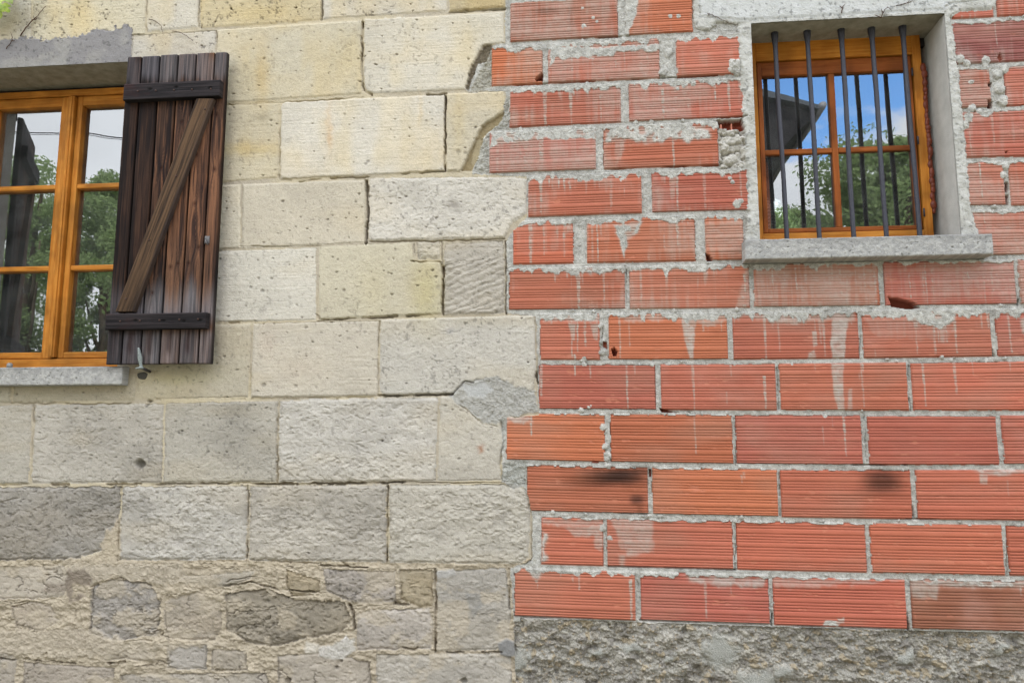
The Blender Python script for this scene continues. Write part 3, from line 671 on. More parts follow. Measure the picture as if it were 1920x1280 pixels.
# lumps of squeezed mortar
rg = random.Random(77)
LU = [(1245,135,9,6),(1252,100,8,5),(1376,125,13,16),(1372,118,8,10),(1382,135,8,9),(1085,90,4,5),(1110,98,6,7),(1060,100,5,5),(1095,104,4,5),(1300,158,5,5),(1270,168,4,5),(1087,337,6,7),(1166,336,4,5),(1368,335,4,6),(1372,343,4,7),(1381,383,8,7),(1388,378,5,6),
      (1092,17,3,4),(1112,35,3,5),(1094,50,4,4),(1120,42,3,3),(1256,32,4,4),(1272,32,4,4),(1820,155,5,6),(1848,116,9,7),(1800,112,9,8),(1812,120,7,6),(1822,205,8,8),(1815,222,9,8),(1808,235,8,8),(1835,210,6,6),(1870,140,9,6),(1876,165,10,7),(1880,190,10,7),(1884,130,8,5),
      (1880,328,7,5),(1886,310,8,5),(1134,836,7,6),(1138,855,8,7),(1141,872,6,7),(1130,800,7,5),(1095,675,5,3),(1128,660,7,6),(1130,640,6,4),(1126,610,6,4),(1104,764,3,4),(1108,760,2,4),(1143,1008,5,4),(1130,990,6,4)]
for i in range(110):          # small blobs strung along the joints
    k = rg.choice([2, 3, 4, 4, 5, 6, 7, 8, 9, 9, 10, 11, 12, 13]); x = rg.uniform(1010 if k > 7 else 960, 1925)
    y = np.interp(x, (960, 1440, 1920), J[k])+rg.uniform(-3, 6)
    LU.append((x, y, rg.uniform(2, 4.5), rg.uniform(2, 5)))
for (x, y, r_, hm_) in LU:
    b = band([(x-r_-4, y-r_-4), (x+r_+4, y+r_+4)], 4)
    if b is None: continue
    d = np.hypot(PX[b]-x+wx[b]*r_*.5, PY[b]-y+wy[b]*r_*.5)/r_
    k = np.sqrt(np.clip(1-d*d, 0, 1)); m = (k > .05) & right[b]
    H[b] = np.where(m, np.maximum(H[b], .004+hm_*.001*k*(1+.5*rb3[b])), H[b])
    CO[b] = np.where((m & (k > .15))[..., None], cm[b], CO[b]); LB[b] = np.where(m & (k > .15) & (LB[b] != L_VOID), L_MORT, LB[b])

# ---- rough render round the barred window, lintel
def surr(pl, hh, amp, lab=L_SURR, colr=(186,185,177), col2=(206,205,198), rag=3.2, sc=75):
    b = band(pl, 12)
    s = sdpoly(PX[b]+wx[b]*rag+rb3[b]*2.5, PY[b]+wy[b]*rag+rb3[b]*2, pl)
    m = s > 0
    e = ss(0, 5, s)
    n_ = fbm(X[b]*sc, Z[b]*sc, 201, 3)
    h = hh+amp*n_+.0009*fine[b]-.006*(1-e)+.0018*amp/.002*TER[b]
    g = ss(-.5, .5, fbm(X[b]*30, Z[b]*30, 203, 3))[..., None]
    c = (C(*colr)*(1-g)+C(*col2)*g)*(1+.05*fine[b][..., None])
    kk = ss(.38, .6, sp1[b]+.3*sp3[b]+.2*sp2[b])[..., None]*.45
    c = c*(1-kk)
    H[b] = np.where(m, h, H[b]); CO[b] = np.where(m[..., None], c, CO[b]); LB[b] = np.where(m, lab, LB[b])
surr([(1298,-44),(1868,-60),(1868,8),(1858,20),(1800,24),(1782,34),(1786,60),(1795,130),(1803,215),(1812,300),(1818,380),(1832,440),(1836,470),(1393,480),(1402,400),(1396,250),(1391,200),(1387,120),(1382,44),(1345,44),(1330,58),(1305,55),(1299,30)], .011, .0032, sc=52)
# smoother cast face of the lintel
surr([(1306,-44),(1862,-60),(1862,2),(1780,10),(1768,22),(1400,42),(1312,36)], .013, .0010, colr=(202,203,199), col2=(212,213,210), rag=1.5, sc=40)
# rubbled hole left of the window, filled by hand with mortar lumps
b = band([(1346, 226), (1402, 320)], 6)
s = sdpoly(PX[b]+wx[b]*3, PY[b]+wy[b]*3, [(1347,226),(1392,224),(1398,250),(1400,312),(1349,316)])
f1, f2, fi = worley(X[b]*20+wx[b]*.6, Z[b]*30+wy[b]*.6, 211)
m = (s > 0) & (LB[b] != L_SURR)
hole_h = -.020+.030*np.sqrt(np.clip(1-(f1/.75)**2, 0, 1))*(.6+.6*fi)+.005*rb3[b]+.004*mid[b]
hole_h = np.where(PY[b] < 243, -.035+.004*mid[b], hole_h)
H[b] = np.where(m, hole_h, H[b])
cl = np.where((PY[b] < 243)[..., None], C(150, 78, 60), C(200, 196, 186)*(1+.06*fine[b][..., None]))
CO[b] = np.where(m[..., None], cl, CO[b]); LB[b] = np.where(m, L_MORT, LB[b])
for xw in (1352, 1372):       # thin webs of the hollow brick seen in the hole
    d = np.abs(PX[b]-xw); k = (d < 1.6) & (PY[b] < 243) & (PY[b] > 231) & m
    H[b] = np.where(k, -.002, H[b]); CO[b] = np.where(k[..., None], C(205, 130, 105), CO[b]); LB[b] = np.where(k, L_BRICK, LB[b])

# ---- breaks in the bricks: deep holes (polygon, depth m)
for pl, dp in [([(1003,150),(1012,140),(1018,138),(1018,152),(1006,154)], .035), ([(1664,558),(1682,559),(1712,566),(1725,577),(1700,579),(1672,575)], .045),
               ([(1322,474),(1330,478),(1337,490),(1326,489)], .035), ([(1850,188),(1862,190),(1860,204),(1852,203)], .04), ([(1852,156),(1859,155),(1859,163),(1851,163)], .03),
               ([(1146,655),(1152,652),(1158,660),(1156,668),(1149,667)], .03), ([(1884,342),(1891,342),(1891,360),(1885,360)], .03), ([(1885,366),(1891,366),(1891,384),(1886,384)], .03),
               ([(1868,110),(1874,100),(1879,112),(1874,118)], .004), ([(1130,640),(1138,640),(1139,655),(1131,650)], .012), ([(1700,1168),(1706,1168),(1705,1182),(1700,1180)], .03), ([(1217,879),(1221,879),(1221,893),(1217,893)], .02),
               ([(1448,945),(1462,950),(1463,968),(1459,966)], .0), ([(1344,226),(1390,224),(1388,231),(1346,233)], .04), ([(1236,764),(1262,771),(1300,772),(1240,773)], .02), ([(1883,286),(1888,284),(1888,289),(1884,289)], .012),
               ([(1150,480),(1152,480),(1152,482)], .0), ([(1112,862),(1125,864),(1122,868),(1108,867)], .006)]:
    if dp <= 0: continue
    b = band(pl, 6)
    s = sdpoly(PX[b]+wx[b]*.8, PY[b]+wy[b]*.8, pl); k = ss(-.3, 1.0, s)
    H[b] = H[b]*(1-k)-dp*k
    CO[b] = CO[b]*(1-.0*k[..., None]); cb = C(140, 74, 56) if dp > .02 else C(150, 80, 60)
    CO[b] = CO[b]*(1-k[..., None])+cb*k[..., None]

# ---- open joints and cracks (polyline, width px, depth m)
CR = [([(679,42),(678,110),(680,163),(686,173),(697,177)],3.6,.03),([(835,180),(834,320)],3.0,.03),([(838,176),(800,177)],3.0,.02),([(525,200),(524,335)],1.6,.008),([(687,338),(690,395),(687,456)],4.2,.03),
      ([(524,328),(528,337),(545,338)],4.5,.02),([(694,453),(800,452),(946,448)],2.0,.012),([(596,602),(640,599)],1.6,.012),([(625,599),(665,597)],3.2,.02),([(680,597),(742,592)],4.2,.025),([(762,592),(806,590)],3.4,.02),([(593,588),(600,598),(615,600)],3,.012),
      ([(831,500),(830,588)],4.2,.03),([(827,452),(831,500)],2,.01),([(711,602),(709,660),(708,740)],1.8,.012),([(711,740),(730,741),(848,739)],3.4,.03),([(522,752),(520,830),(519,905)],2.6,.015),([(-60,910),(60,908)],2,.012),([(95,908),(127,909)],4,.02),
      ([(200,908),(480,905)],2.6,.02),([(480,907),(780,904)],4.0,.03),([(780,905),(940,905)],2.0,.012),([(227,912),(223,980),(219,1050)],2.0,.012),([(465,910),(463,1050)],2.4,.02),([(727,910),(726,990),(725,1052)],2.8,.025),([(63,760),(57,905)],2.4,.006),
      ([(20,756),(128,756)],1.8,.01),([(130,758),(250,756)],1.2,.01),([(816,1066),(817,1140),(816,1222)],3.6,.03),([(604,-40),(603,36)],3,.02),([(374,-40),(372,50)],2,.012),([(275,0),(274,58)],1.6,.008),([(406,57),(405,100)],1.6,.01),
      ([(842,24),(900,19),(948,16)],3.6,.025),([(740,1132),(765,1133)],4,.025),([(655,1134),(662,1150),(664,1178)],5,.025),([(755,1214),(775,1218),(783,1215)],4.5,.03),([(838,1222),(870,1222)],3,.02),([(905,1222),(940,1221)],2.5,.02),([(420,1098),(470,1091),(520,1104),(600,1110)],2.4,.02),
      ([(0,1234),(25,1236),(55,1234)],3.5,.02),([(68,1238),(110,1240),(140,1243)],3,.02),([(203,1242),(220,1243),(234,1239)],4.5,.025),([(948,452),(949,588)],2.4,.02),([(470,1050),(600,1056)],1.6,.012),([(600,1060),(690,1063)],2.2,.018),([(220,1050),(460,1052)],1.4,.006),
      ([(770,490),(825,491),(828,500)],2,.012),([(776,458),(778,482)],1.6,.008),([(60,758),(64,800)],2,.01),([(420,197),(480,193)],1.6,.01),([(480,193),(560,190),(680,182)],1.6,.012),([(560,340),(600,336)],2.2,.012),([(620,333),(690,331)],2.4,.014),([(755,325),(830,321)],3.2,.016),
      ([(170,1100),(182,1093),(228,1082),(250,1092),(272,1092),(282,1098)],1.8,.012),([(425,1090),(440,1085),(480,1080)],2,.012),([(404,1256),(440,1257)],2.4,.015),([(300,1252),(390,1256)],1.4,.01),([(28,1130),(60,1126),(98,1132)],1.4,.008),([(140,1178),(142,1140)],1.6,.006),
      ([(480,1054),(520,1052)],1.5,.01),([(471,605),(468,744)],1.4,.006),([(257,720),(256,748)],1.4,.006),([(470,748),(700,744)],1.6,.008),([(270,752),(300,750)],2.2,.01),([(340,750),(460,748)],1.4,.006),([(895,262),(903,258)],2,.01),([(1006,700),(1008,718)],3,.02),([(1004,600),(1008,700)],2.4,.008),
      ([(640,1050),(650,1062)],2,.01),([(940,790),(944,830),(937,870),(942,900)],2,.01),([(596,466),(594,598)],1.4,.003),([(846,742),(872,714),(888,716)],2.2,.012),([(862,760),(880,772),(905,795),(930,800)],1.6,.008),([(210,1200),(285,1200)],1.6,.01),([(215,1085),(215,1085)],1,.0),
      ([(954,1066),(956,1100),(954,1150),(962,1160)],2.2,.012),([(985,918),(997,965),(997,1050),(978,1060)],1.6,.008),([(404,468),(450,466)],2,.01),([(450,462),(560,462),(600,461)],1.5,.01),([(430,604),(480,604)],3,.012),([(525,1118),(600,1115)],1.5,.01),
      # brick side: dark lines along mortar
      ([(1131,590),(1129,640)],1.4,.01),([(1458,690),(1460,768)],1.4,.01),([(1703,684),(1704,735)],1,.008),([(1705,745),(1708,770)],2.2,.015),([(1613,592),(1613,668)],1.2,.01),([(1377,783),(1379,870)],1.4,.012),([(1621,780),(1626,870)],1,.008),([(1461,885),(1463,965)],1.2,.01),([(1377,985),(1379,1068)],1.2,.012),
      ([(1173,505),(1175,578)],1.4,.01),([(1888,985),(1888,1080)],1.6,.014),([(1445,1085),(1446,1165)],1,.006),([(1447,1150),(1447,1172)],3,.02),([(1701,1150),(1704,1184)],3,.02),([(1908,560),(1909,572)],3,.02),([(1860,655),(1864,668)],3,.015),([(1711,950),(1712,968)],2.5,.015),([(1195,1090),(1197,1100)],2,.01),([(1016,590),(1012,700)],1.5,.006)]
for pl, wd, dp in CR:
    if dp <= 0: continue
    b = band(pl, 10)
    if b is None: continue
    d = sdline(PX[b]+wx[b]*2.2+rb3[b]*.8, PY[b]+wy[b]*2.2+rb3[b]*.5, pl)
    ww = wd*.5*(1+.6*mid[b]+.5*rb[b])
    k = ss(ww+.7, ww-.5, d)*(.18+.82*ss(-.45, .15, fbm(X[b]*13, Z[b]*13, 230, 3)))
    H[b] -= dp*k
    if dp > .015: CO[b] = CO[b]*(1-.25*k[..., None])
# brick undersides open here and there
for (x0, x1, k) in [(1130,1350,5),(960,1116,3),(1140,1345,3),(1060,1180,2),(1345,1400,4),(1240,1300,10),(1135,1240,12),(1140,1380,13),(965,1110,14),(1200,1700,14),(1400,1440,7),(1600,1700,11),(1700,1900,12)]:
    pl = [(x, float(np.interp(x, (960, 1440, 1920), J[k]))-4.3) for x in np.linspace(x0, x1, 6)]
    b = band(pl, 8); d = sdline(PX[b], PY[b]+wy[b]*.8, pl)
    kk = ss(2.0, .6, d)*ss(-.35, .1, fbm(X[b]*11, Z[b]*2, 220+k, 2))
    H[b] -= .016*kk

# ---- concrete footing under the bricks
ft = right & (((course >= 90)[:, None]) & (Z < jl[-1](xs)[None, :]+.001))
ft &= ~((PX < 975) & (PY < 1165))
Xf, Zf = X[ft], Z[ft]
a1, a2, ai = worley(Xf*38+.7*wx[ft], Zf*44+.7*wy[ft], 301); b1, b2, bi = worley(Xf*95+.6*rb3[ft], Zf*110, 311); c1_, c2_, ci = worley(Xf*14+.5*wx[ft], Zf*18, 321)
lf = fbm(Xf*8, Zf*13, 331, 4, .6)
peb = np.sqrt(np.clip(1-(a1/.55)**2, 0, 1))*(ai > .52); peb2 = np.sqrt(np.clip(1-(b1/.5)**2, 0, 1))*(bi > .35)
hf = -.014+.034*lf+.009*peb+.0065*peb2+.004*fbm(Xf*160, Zf*160, 332, 2)-.013*ss(.38, .1, c1_)*(ci > .55)
smooth = np.zeros_like(hf)
for (x, y, sx, sy) in [(1350,1222,34,34),(1465,1262,18,18),(1180,1215,24,10),(975,1240,18,26),(1700,1235,20,14),(1255,1236,14,9),(1420,1270,40,14),(1120,1222,16,9),(1880,1215,20,9)]:
    smooth = np.maximum(smooth, np.exp(-(((PX[ft]+wx[ft]*12-x)/sx)**2+((PY[ft]+wy[ft]*12-y)/sy)**2)**2))
hf = hf*(1-smooth)+(.004+.002*lf)*smooth
hf = hf-.014*ss(.0, .012, .012-(jl[-1](X[ft])-Zf))*0
H[ft] = hf
cf = C(176, 172, 162)*(1+.22*lf[:, None]+.12*fine[ft][:, None]+.10*mid[ft][:, None])
pc = np.where((ai > .86)[:, None], C(174, 156, 122), np.where((ai > .72)[:, None], C(132, 126, 118), np.where((ai > .6)[:, None], C(190, 184, 170), C(156, 148, 132))))
cf = np.where((peb > .25)[:, None], cf*.35+pc*.65, cf)
pc2 = np.where((bi > .9)[:, None], C(176, 152, 112), np.where((bi > .75)[:, None], C(112, 104, 94), C(178, 172, 158)))
cf = np.where(((peb2 > .3) & (peb < .25))[:, None], cf*.5+pc2*.5, cf)
cf = cf*(1-smooth[:, None])+C(168, 168, 160)*(1+.05*lf[:, None])*smooth[:, None]
CO[ft] = cf; LB[ft] = L_FOOT

# ---- concrete lintel over the casement window (flush grey band with a ragged upper edge)
b = band([(-420, 40), (256, 150)], 12)
up_e = np.interp(PX[b], (-420, 0, 60, 100, 165, 180, 225, 235, 248), (95, 74, 72, 76, 64, 54, 54, 48, 52))+wy[b]*9+rb3[b]*6
m = (PY[b] > up_e) & (PX[b]+wx[b]*3 < 249-(PY[b]-60)*.05) & (PY[b] < 150) & (PX[b] > -400)
e = ss(0, 4, PY[b]-up_e)
pt = ss(.0, .5, fbm(X[b]*12, Z[b]*12, 401, 3))[..., None]
c = (C(146, 143, 142)*(1-pt)+C(160, 157, 152)*pt)*(1+.05*fine[b][..., None]+.06*dirt[b][..., None])
c = c*(1-.35*ss(.4, .6, sp1[b]+.3*sp3[b])[..., None])
H[b] = np.where(m, .006*e+.0012*mid[b]+.0006*fine[b], H[b]); CO[b] = np.where(m[..., None], c, CO[b]); LB[b] = np.where(m, L_LINT, LB[b])
# light cement wash over its right half
# ---- openings
LW_D, RW_D = 0.20, 0.165          # how far the frames sit back
lwr = at(240, 400)[0]             # right edge of the casement opening
lw_mid = at(111, 400, LW_D)[0]
lwl = 2*lw_mid-lwr-.02
lw_top = at(100, 124)[1]; lw_bot = at(100, 692)[1]
rwl = at(1415.5, 250)[0]; rwr = at(1786, 250)[0]
rw_top = at(1600, 36.5)[1]; rw_bot = at(1600, 452)[1]
vo = ((X > lwl) & (X < lwr) & (Z < lw_top) & (Z > lw_bot-.02)) | ((X > rwl) & (X < rwr) & (Z < rw_top) & (Z > rw_bot-.02))
LB[vo] = L_VOID
H = H.astype(np.float32)

# ------------------------------------------------------------------ turn the lattice into the parts of two walls
def lattice_part(name, faces_mask, mat, parent, label=None, snap=None):
    fi, fj = np.nonzero(faces_mask)
    q = np.stack([fi*NX+fj, (fi+1)*NX+fj, (fi+1)*NX+fj+1, fi*NX+fj+1], 1)
    used = np.unique(q)
    remap = np.zeros(NZ*NX, np.int32); remap[used] = np.arange(len(used), dtype=np.int32)
    q = remap[q].astype(np.int32)
    co = np.stack([XV.ravel()[used], -H.ravel()[used], ZV.ravel()[used]], 1).astype(np.float32)
    me = bpy.data.meshes.new(name)
    me.vertices.add(len(used)); me.vertices.foreach_set('co', co.ravel())
    me.loops.add(len(q)*4); me.loops.foreach_set('vertex_index', q.ravel())
    me.polygons.add(len(q)); me.polygons.foreach_set('loop_start', np.arange(0, len(q)*4, 4, dtype=np.int32))
    me.polygons.foreach_set('loop_total', np.full(len(q), 4, np.int32))
    me.polygons.foreach_set('use_smooth', np.ones(len(q), bool))
    me.update()
    a = me.color_attributes.new('Col', 'FLOAT_COLOR', 'POINT')
    cc4 = np.ones((len(used), 4), np.float32); cc4[:, :3] = np.clip(CO.reshape(-1, 3)[used], .004, .9)
    a.data.foreach_set('color', cc4.ravel())
    return link(name, me, mat, parent, label)
# pull the lattice onto the exact edges of the two openings
XV, ZV = X.copy(), Z.copy()
for (xa, xb, zt, zb_) in ((lwl, lwr, lw_top, lw_bot-.02), (rwl, rwr, rw_top, rw_bot-.02)):
    inz = (Z < zt+.003) & (Z > zb_-.003)
    for xe, side in ((xa, -1), (xb, 1)):
        j = np.searchsorted(xs, xe)
        jj = j-1 if side < 0 else j
        XV[:, jj] = np.where(inz[:, jj], xe, XV[:, jj])
    for ze, side in ((zt, 1), (zb_, -1)):
        cols = np.nonzero((xs > xa-.003) & (xs < xb+.003))[0]
        for j in cols:
            i = np.searchsorted(-Z[:, j], -ze)     # first row below ze
            ii = i-1 if side > 0 else i
            ZV[ii, j] = ze
FL = LB[:-1, :-1]
anyvoid = (LB[:-1, :-1] == L_VOID) | (LB[1:, :-1] == L_VOID) | (LB[:-1, 1:] == L_VOID) | (LB[1:, 1:] == L_VOID)
FL = np.where(anyvoid, L_VOID, FL)
allvoid = (LB[:-1, :-1] == L_VOID) & (LB[1:, :-1] == L_VOID) & (LB[:-1, 1:] == L_VOID) & (LB[1:, 1:] == L_VOID)
rim = anyvoid & ~allvoid
# rim cells keep their wall label (their vertices were snapped to the opening edge)
FL = LB[:-1, :-1].copy(); FL[anyvoid] = L_VOID

stone_wall = thing('stone_wall', 'cream wall of large limestone blocks holding the wide casement window and plank shutter', 'wall', (at(500, 640)[0], 0, 0))
brick_wall = thing('brick_wall', 'red hollow-brick wall with grey mortar joints holding the small barred window', 'wall', (at(1450, 640)[0], 0, 0))
bpy.context.view_layer.update()
m_stone = mat_vc('limestone', .93, 340, .0018, .13, 340, .2)
m_brick = mat_vc('fired_clay', .78, 700, .0006, .07, 600, .3)
m_mort = mat_vc('gritty_mortar', .95, 300, .0032, .26, 300, .15)
m_surr = mat_vc('cement_render', .93, 320, .0024, .12, 420, .2)
m_foot = mat_vc('coarse_concrete', .93, 240, .0045, .32, 260, .2)
lattice_part('stonework', (FL == L_STONE) | (FL == L_SMORT), m_stone, stone_wall)
lattice_part('lintel', FL == L_LINT, m_surr, stone_wall)
lattice_part('brickwork', FL == L_BRICK, m_brick, brick_wall)
lattice_part('mortar', FL == L_MORT, m_mort, brick_wall)
lattice_part('window_surround', FL == L_SURR, m_surr, brick_wall)
lattice_part('footing', FL == L_FOOT, m_foot, brick_wall)
print('walls done')

# ------------------------------------------------------------------ mesh helpers
def bm_box(bm, x0, x1, y0, y1, z0, z1, bev=0.0, seg=2):
    vs_ = [bm.verts.new(v) for v in ((x0,y0,z0),(x1,y0,z0),(x1,y1,z0),(x0,y1,z0),(x0,y0,z1),(x1,y0,z1),(x1,y1,z1),(x0,y1,z1))]
    fs = [bm.faces.new([vs_[i] for i in f]) for f in ((0,1,5,4),(1,2,6,5),(2,3,7,6),(3,0,4,7),(4,5,6,7),(3,2,1,0))]
    if bev > 0:
        ed = list({e for f in fs for e in f.edges})
        bmesh.ops.bevel(bm, geom=ed, offset=bev, segments=seg, profile=.6, affect='EDGES')
def bm_obj(name, bm, mat, parent=None, smooth=False, label=None):
    me = bpy.data.meshes.new(name); bmesh.ops.recalc_face_normals(bm, faces=bm.faces); bm.to_mesh(me); bm.free()
    if smooth:
        for p in me.polygons: p.use_smooth = True
    return link(name, me, mat, parent, label)
def tube(bm, pts, rads, n=10, cap=True):
    pts = [Vector(p) for p in pts]
    if not hasattr(rads, '__len__'): rads = [rads]*len(pts)
    rings = []
    for i, p in enumerate(pts):
        t = (pts[min(i+1, len(pts)-1)]-pts[max(i-1, 0)]).normalized()
        a = t.cross(Vector((0, 1, 0)) if abs(t.y) < .9 else Vector((1, 0, 0))).normalized(); b_ = t.cross(a)
        rings.append([bm.verts.new(p+rads[i]*(math.cos(2*math.pi*k/n)*a+math.sin(2*math.pi*k/n)*b_)) for k in range(n)])
    for r1, r2 in zip(rings[:-1], rings[1:]):
        for k in range(n): bm.faces.new((r1[k], r1[(k+1) % n], r2[(k+1) % n], r2[k]))
    if cap: bm.faces.new(rings[0][::-1]); bm.faces.new(rings[-1])

def grid_slab(name, x0, x1, z0, z1, yfront, thick, res, mat, parent, paint, bevel=.002, label=None, shear=None):
    """a board or slab whose front face is a fine grid: paint(U, W, x, z) -> height offset, colour. U,W in 0..1"""
    nx = max(4, int(abs(x1-x0)/res[0])); nz = max(4, int(abs(z1-z0)/res[1]))
    gx = np.linspace(x0, x1, nx); gz = np.linspace(z0, z1, nz)
    GX, GZ = np.meshgrid(gx, gz)
    dx = np.minimum(GX-x0, x1-GX); dz = np.minimum(GZ-z0, z1-GZ)
    U = (GX-x0)/(x1-x0); W = (GZ-z0)/(z1-z0)
    h, c = paint(U, W, GX, GZ, dx, dz)
    e = np.clip(1-np.minimum(dx, dz)/bevel, 0, 1)
    h = h-bevel*.7*e**2
    vx = GX.copy(); vz = GZ.copy()
    if shear is not None: vx = vx+shear(GX, GZ)
    front = np.stack([vx, yfront-h, vz], -1).reshape(-1, 3)
    cols = np.ones((nx*nz, 4), np.float32); cols[:, :3] = np.clip(c.reshape(-1, 3), .002, .9)
    idx = np.arange(nx*nz).reshape(nz, nx)
    faces = np.stack([idx[:-1, :-1], idx[:-1, 1:], idx[1:, 1:], idx[1:, :-1]], -1).reshape(-1, 4).tolist()
    rimi = list(idx[0, :])+list(idx[1:, -1])+list(idx[-1, -2::-1])+list(idx[-2:0:-1, 0])
    back = front[rimi].copy(); back[:, 1] = yfront+thick
    nb = len(front)
    n_ = len(rimi)
    for k in range(n_):
        a, b_ = rimi[k], rimi[(k+1) % n_]
        faces.append([a, nb+k, nb+(k+1) % n_, b_])
    faces.append([nb+k for k in range(n_)])
    me = bpy.data.meshes.new(name)
    me.from_pydata(np.concatenate([front, back]).tolist(), [], faces)
    cols = np.concatenate([cols, cols[rimi]])
    at_ = me.color_attributes.new('Col', 'FLOAT_COLOR', 'POINT'); at_.data.foreach_set('color', cols.ravel())
    ns = np.zeros(len(faces), bool); ns[:(nx-1)*(nz-1)] = True
    me.polygons.foreach_set('use_smooth', ns); me.update()
    return link(name, me, mat, parent, label)

# ------------------------------------------------------------------ materials for the fittings
def wood_mat(name, c1, c2, gx=18, gz=1.1, rough=.55, spec=.15):
    m = bpy.data.materials.new(name); m.use_nodes = True; t = m.node_tree; b = t.nodes['Principled BSDF']
    a = N('ShaderNodeTexCoord', t); mpn = N('ShaderNodeMapping', t); mpn.inputs['Scale'].default_value = (gx, gx, gz)
    t.links.new(a.outputs['Object'], mpn.inputs[0])
    n = N('ShaderNodeTexNoise', t); n.inputs['Scale'].default_value = 6; n.inputs['Detail'].default_value = 6; n.inputs['Distortion'].default_value = .6
    t.links.new(mpn.outputs[0], n.inputs[0])
    rp = N('ShaderNodeValToRGB', t); rp.color_ramp.elements[0].position = .3; rp.color_ramp.elements[1].position = .7
    rp.color_ramp.elements[0].color = (*c1, 1); rp.color_ramp.elements[1].color = (*c2, 1)
    nd = N('ShaderNodeTexNoise', t); nd.inputs['Scale'].default_value = 7; nd.inputs['Detail'].default_value = 6; t.links.new(a.outputs['Object'], nd.inputs[0])
    md = N('ShaderNodeMapRange', t); md.inputs[1].default_value = .36; md.inputs[2].default_value = .60; md.inputs[3].default_value = .66; md.inputs[4].default_value = 1.06; t.links.new(nd.outputs[0], md.inputs[0])
    vd = N('ShaderNodeVectorMath', t, operation='SCALE'); t.links.new(rp.outputs[0], vd.inputs[0]); t.links.new(md.outputs[0], vd.inputs[3])
    t.links.new(n.outputs[0], rp.inputs[0]); t.links.new(vd.outputs[0], b.inputs['Base Color'])
    bp = N('ShaderNodeBump', t); bp.inputs['Distance'].default_value = .0010; t.links.new(n.outputs[0], bp.inputs['Height']); t.links.new(bp.outputs[0], b.inputs['Normal'])
    b.inputs['Roughness'].default_value = rough; b.inputs['Specular IOR Level'].default_value = spec
    return m
c_or1, c_or2 = C(192, 116, 34), C(226, 154, 66)
m_woodV = wood_mat('varnished_wood', c_or1, c_or2)
m_woodH = wood_mat('varnished_wood_rail', c_or1, c_or2, 1.1, 18)
m_sashV = wood_mat('darker_varnished_wood', C(150, 78, 30), C(178, 104, 48))
m_sashH = wood_mat('darker_varnished_rail', C(150, 78, 30), C(178, 104, 48), 1.1, 18)
m_shade_wire = mat_plain('gap_shade_and_wire', (.012, .010, .010), .6)  # near-black of the gap shade strips and the overhead wires
m_bar = mat_plain('painted_iron', C(46, 48, 58), .5, .4, 130, .35, 240, .0016, col2=C(66, 66, 76))
m_sill = mat_plain('cast_concrete', C(150, 150, 146), .9, .2, 170, .1, 260, .0030, col2=C(192, 191, 184))
m_reveal = mat_plain('reveal_plaster', C(192, 190, 184), .92, .2, 14, .08, 260, .0015, col2=C(212, 210, 204))
m_soffit = mat_plain('soffit_concrete', C(146, 140, 124), .92, .2, 22, .12, 200, .0022, col2=C(176, 172, 158))
m_foam = mat_plain('brown_foam', C(120, 50, 22), .5, .4, 60, .25)
m_curt = mat_plain('sheer_curtain', (.80, .82, .80), .9, .1, 40, .1)
def lace_mat():
    m = bpy.data.materials.new('dotted_net'); m.use_nodes = True; t = m.node_tree; b = t.nodes['Principled BSDF']; b.inputs['Roughness'].default_value = .9
    g = N('ShaderNodeTexCoord', t); v = N('ShaderNodeTexVoronoi', t); v.inputs['Scale'].default_value = 62; v.inputs['Randomness'].default_value = .12
    mpn = N('ShaderNodeMapping', t); mpn.inputs['Scale'].default_value = (1, .001, 1); t.links.new(g.outputs['Object'], mpn.inputs[0]); t.links.new(mpn.outputs[0], v.inputs[0])
    rp = N('ShaderNodeValToRGB', t); rp.color_ramp.elements[0].position = .28; rp.color_ramp.elements[1].position = .40
    rp.color_ramp.elements[0].color = (.85, .87, .85, 1); rp.color_ramp.elements[1].color = (.16, .17, .17, 1)
    t.links.new(v.outputs['Distance'], rp.inputs[0]); t.links.new(rp.outputs[0], b.inputs['Base Color']); return m
m_lace = lace_mat()
m_dark = mat_plain('room_wall', (.055, .052, .048), .9, .1, 5, .1)
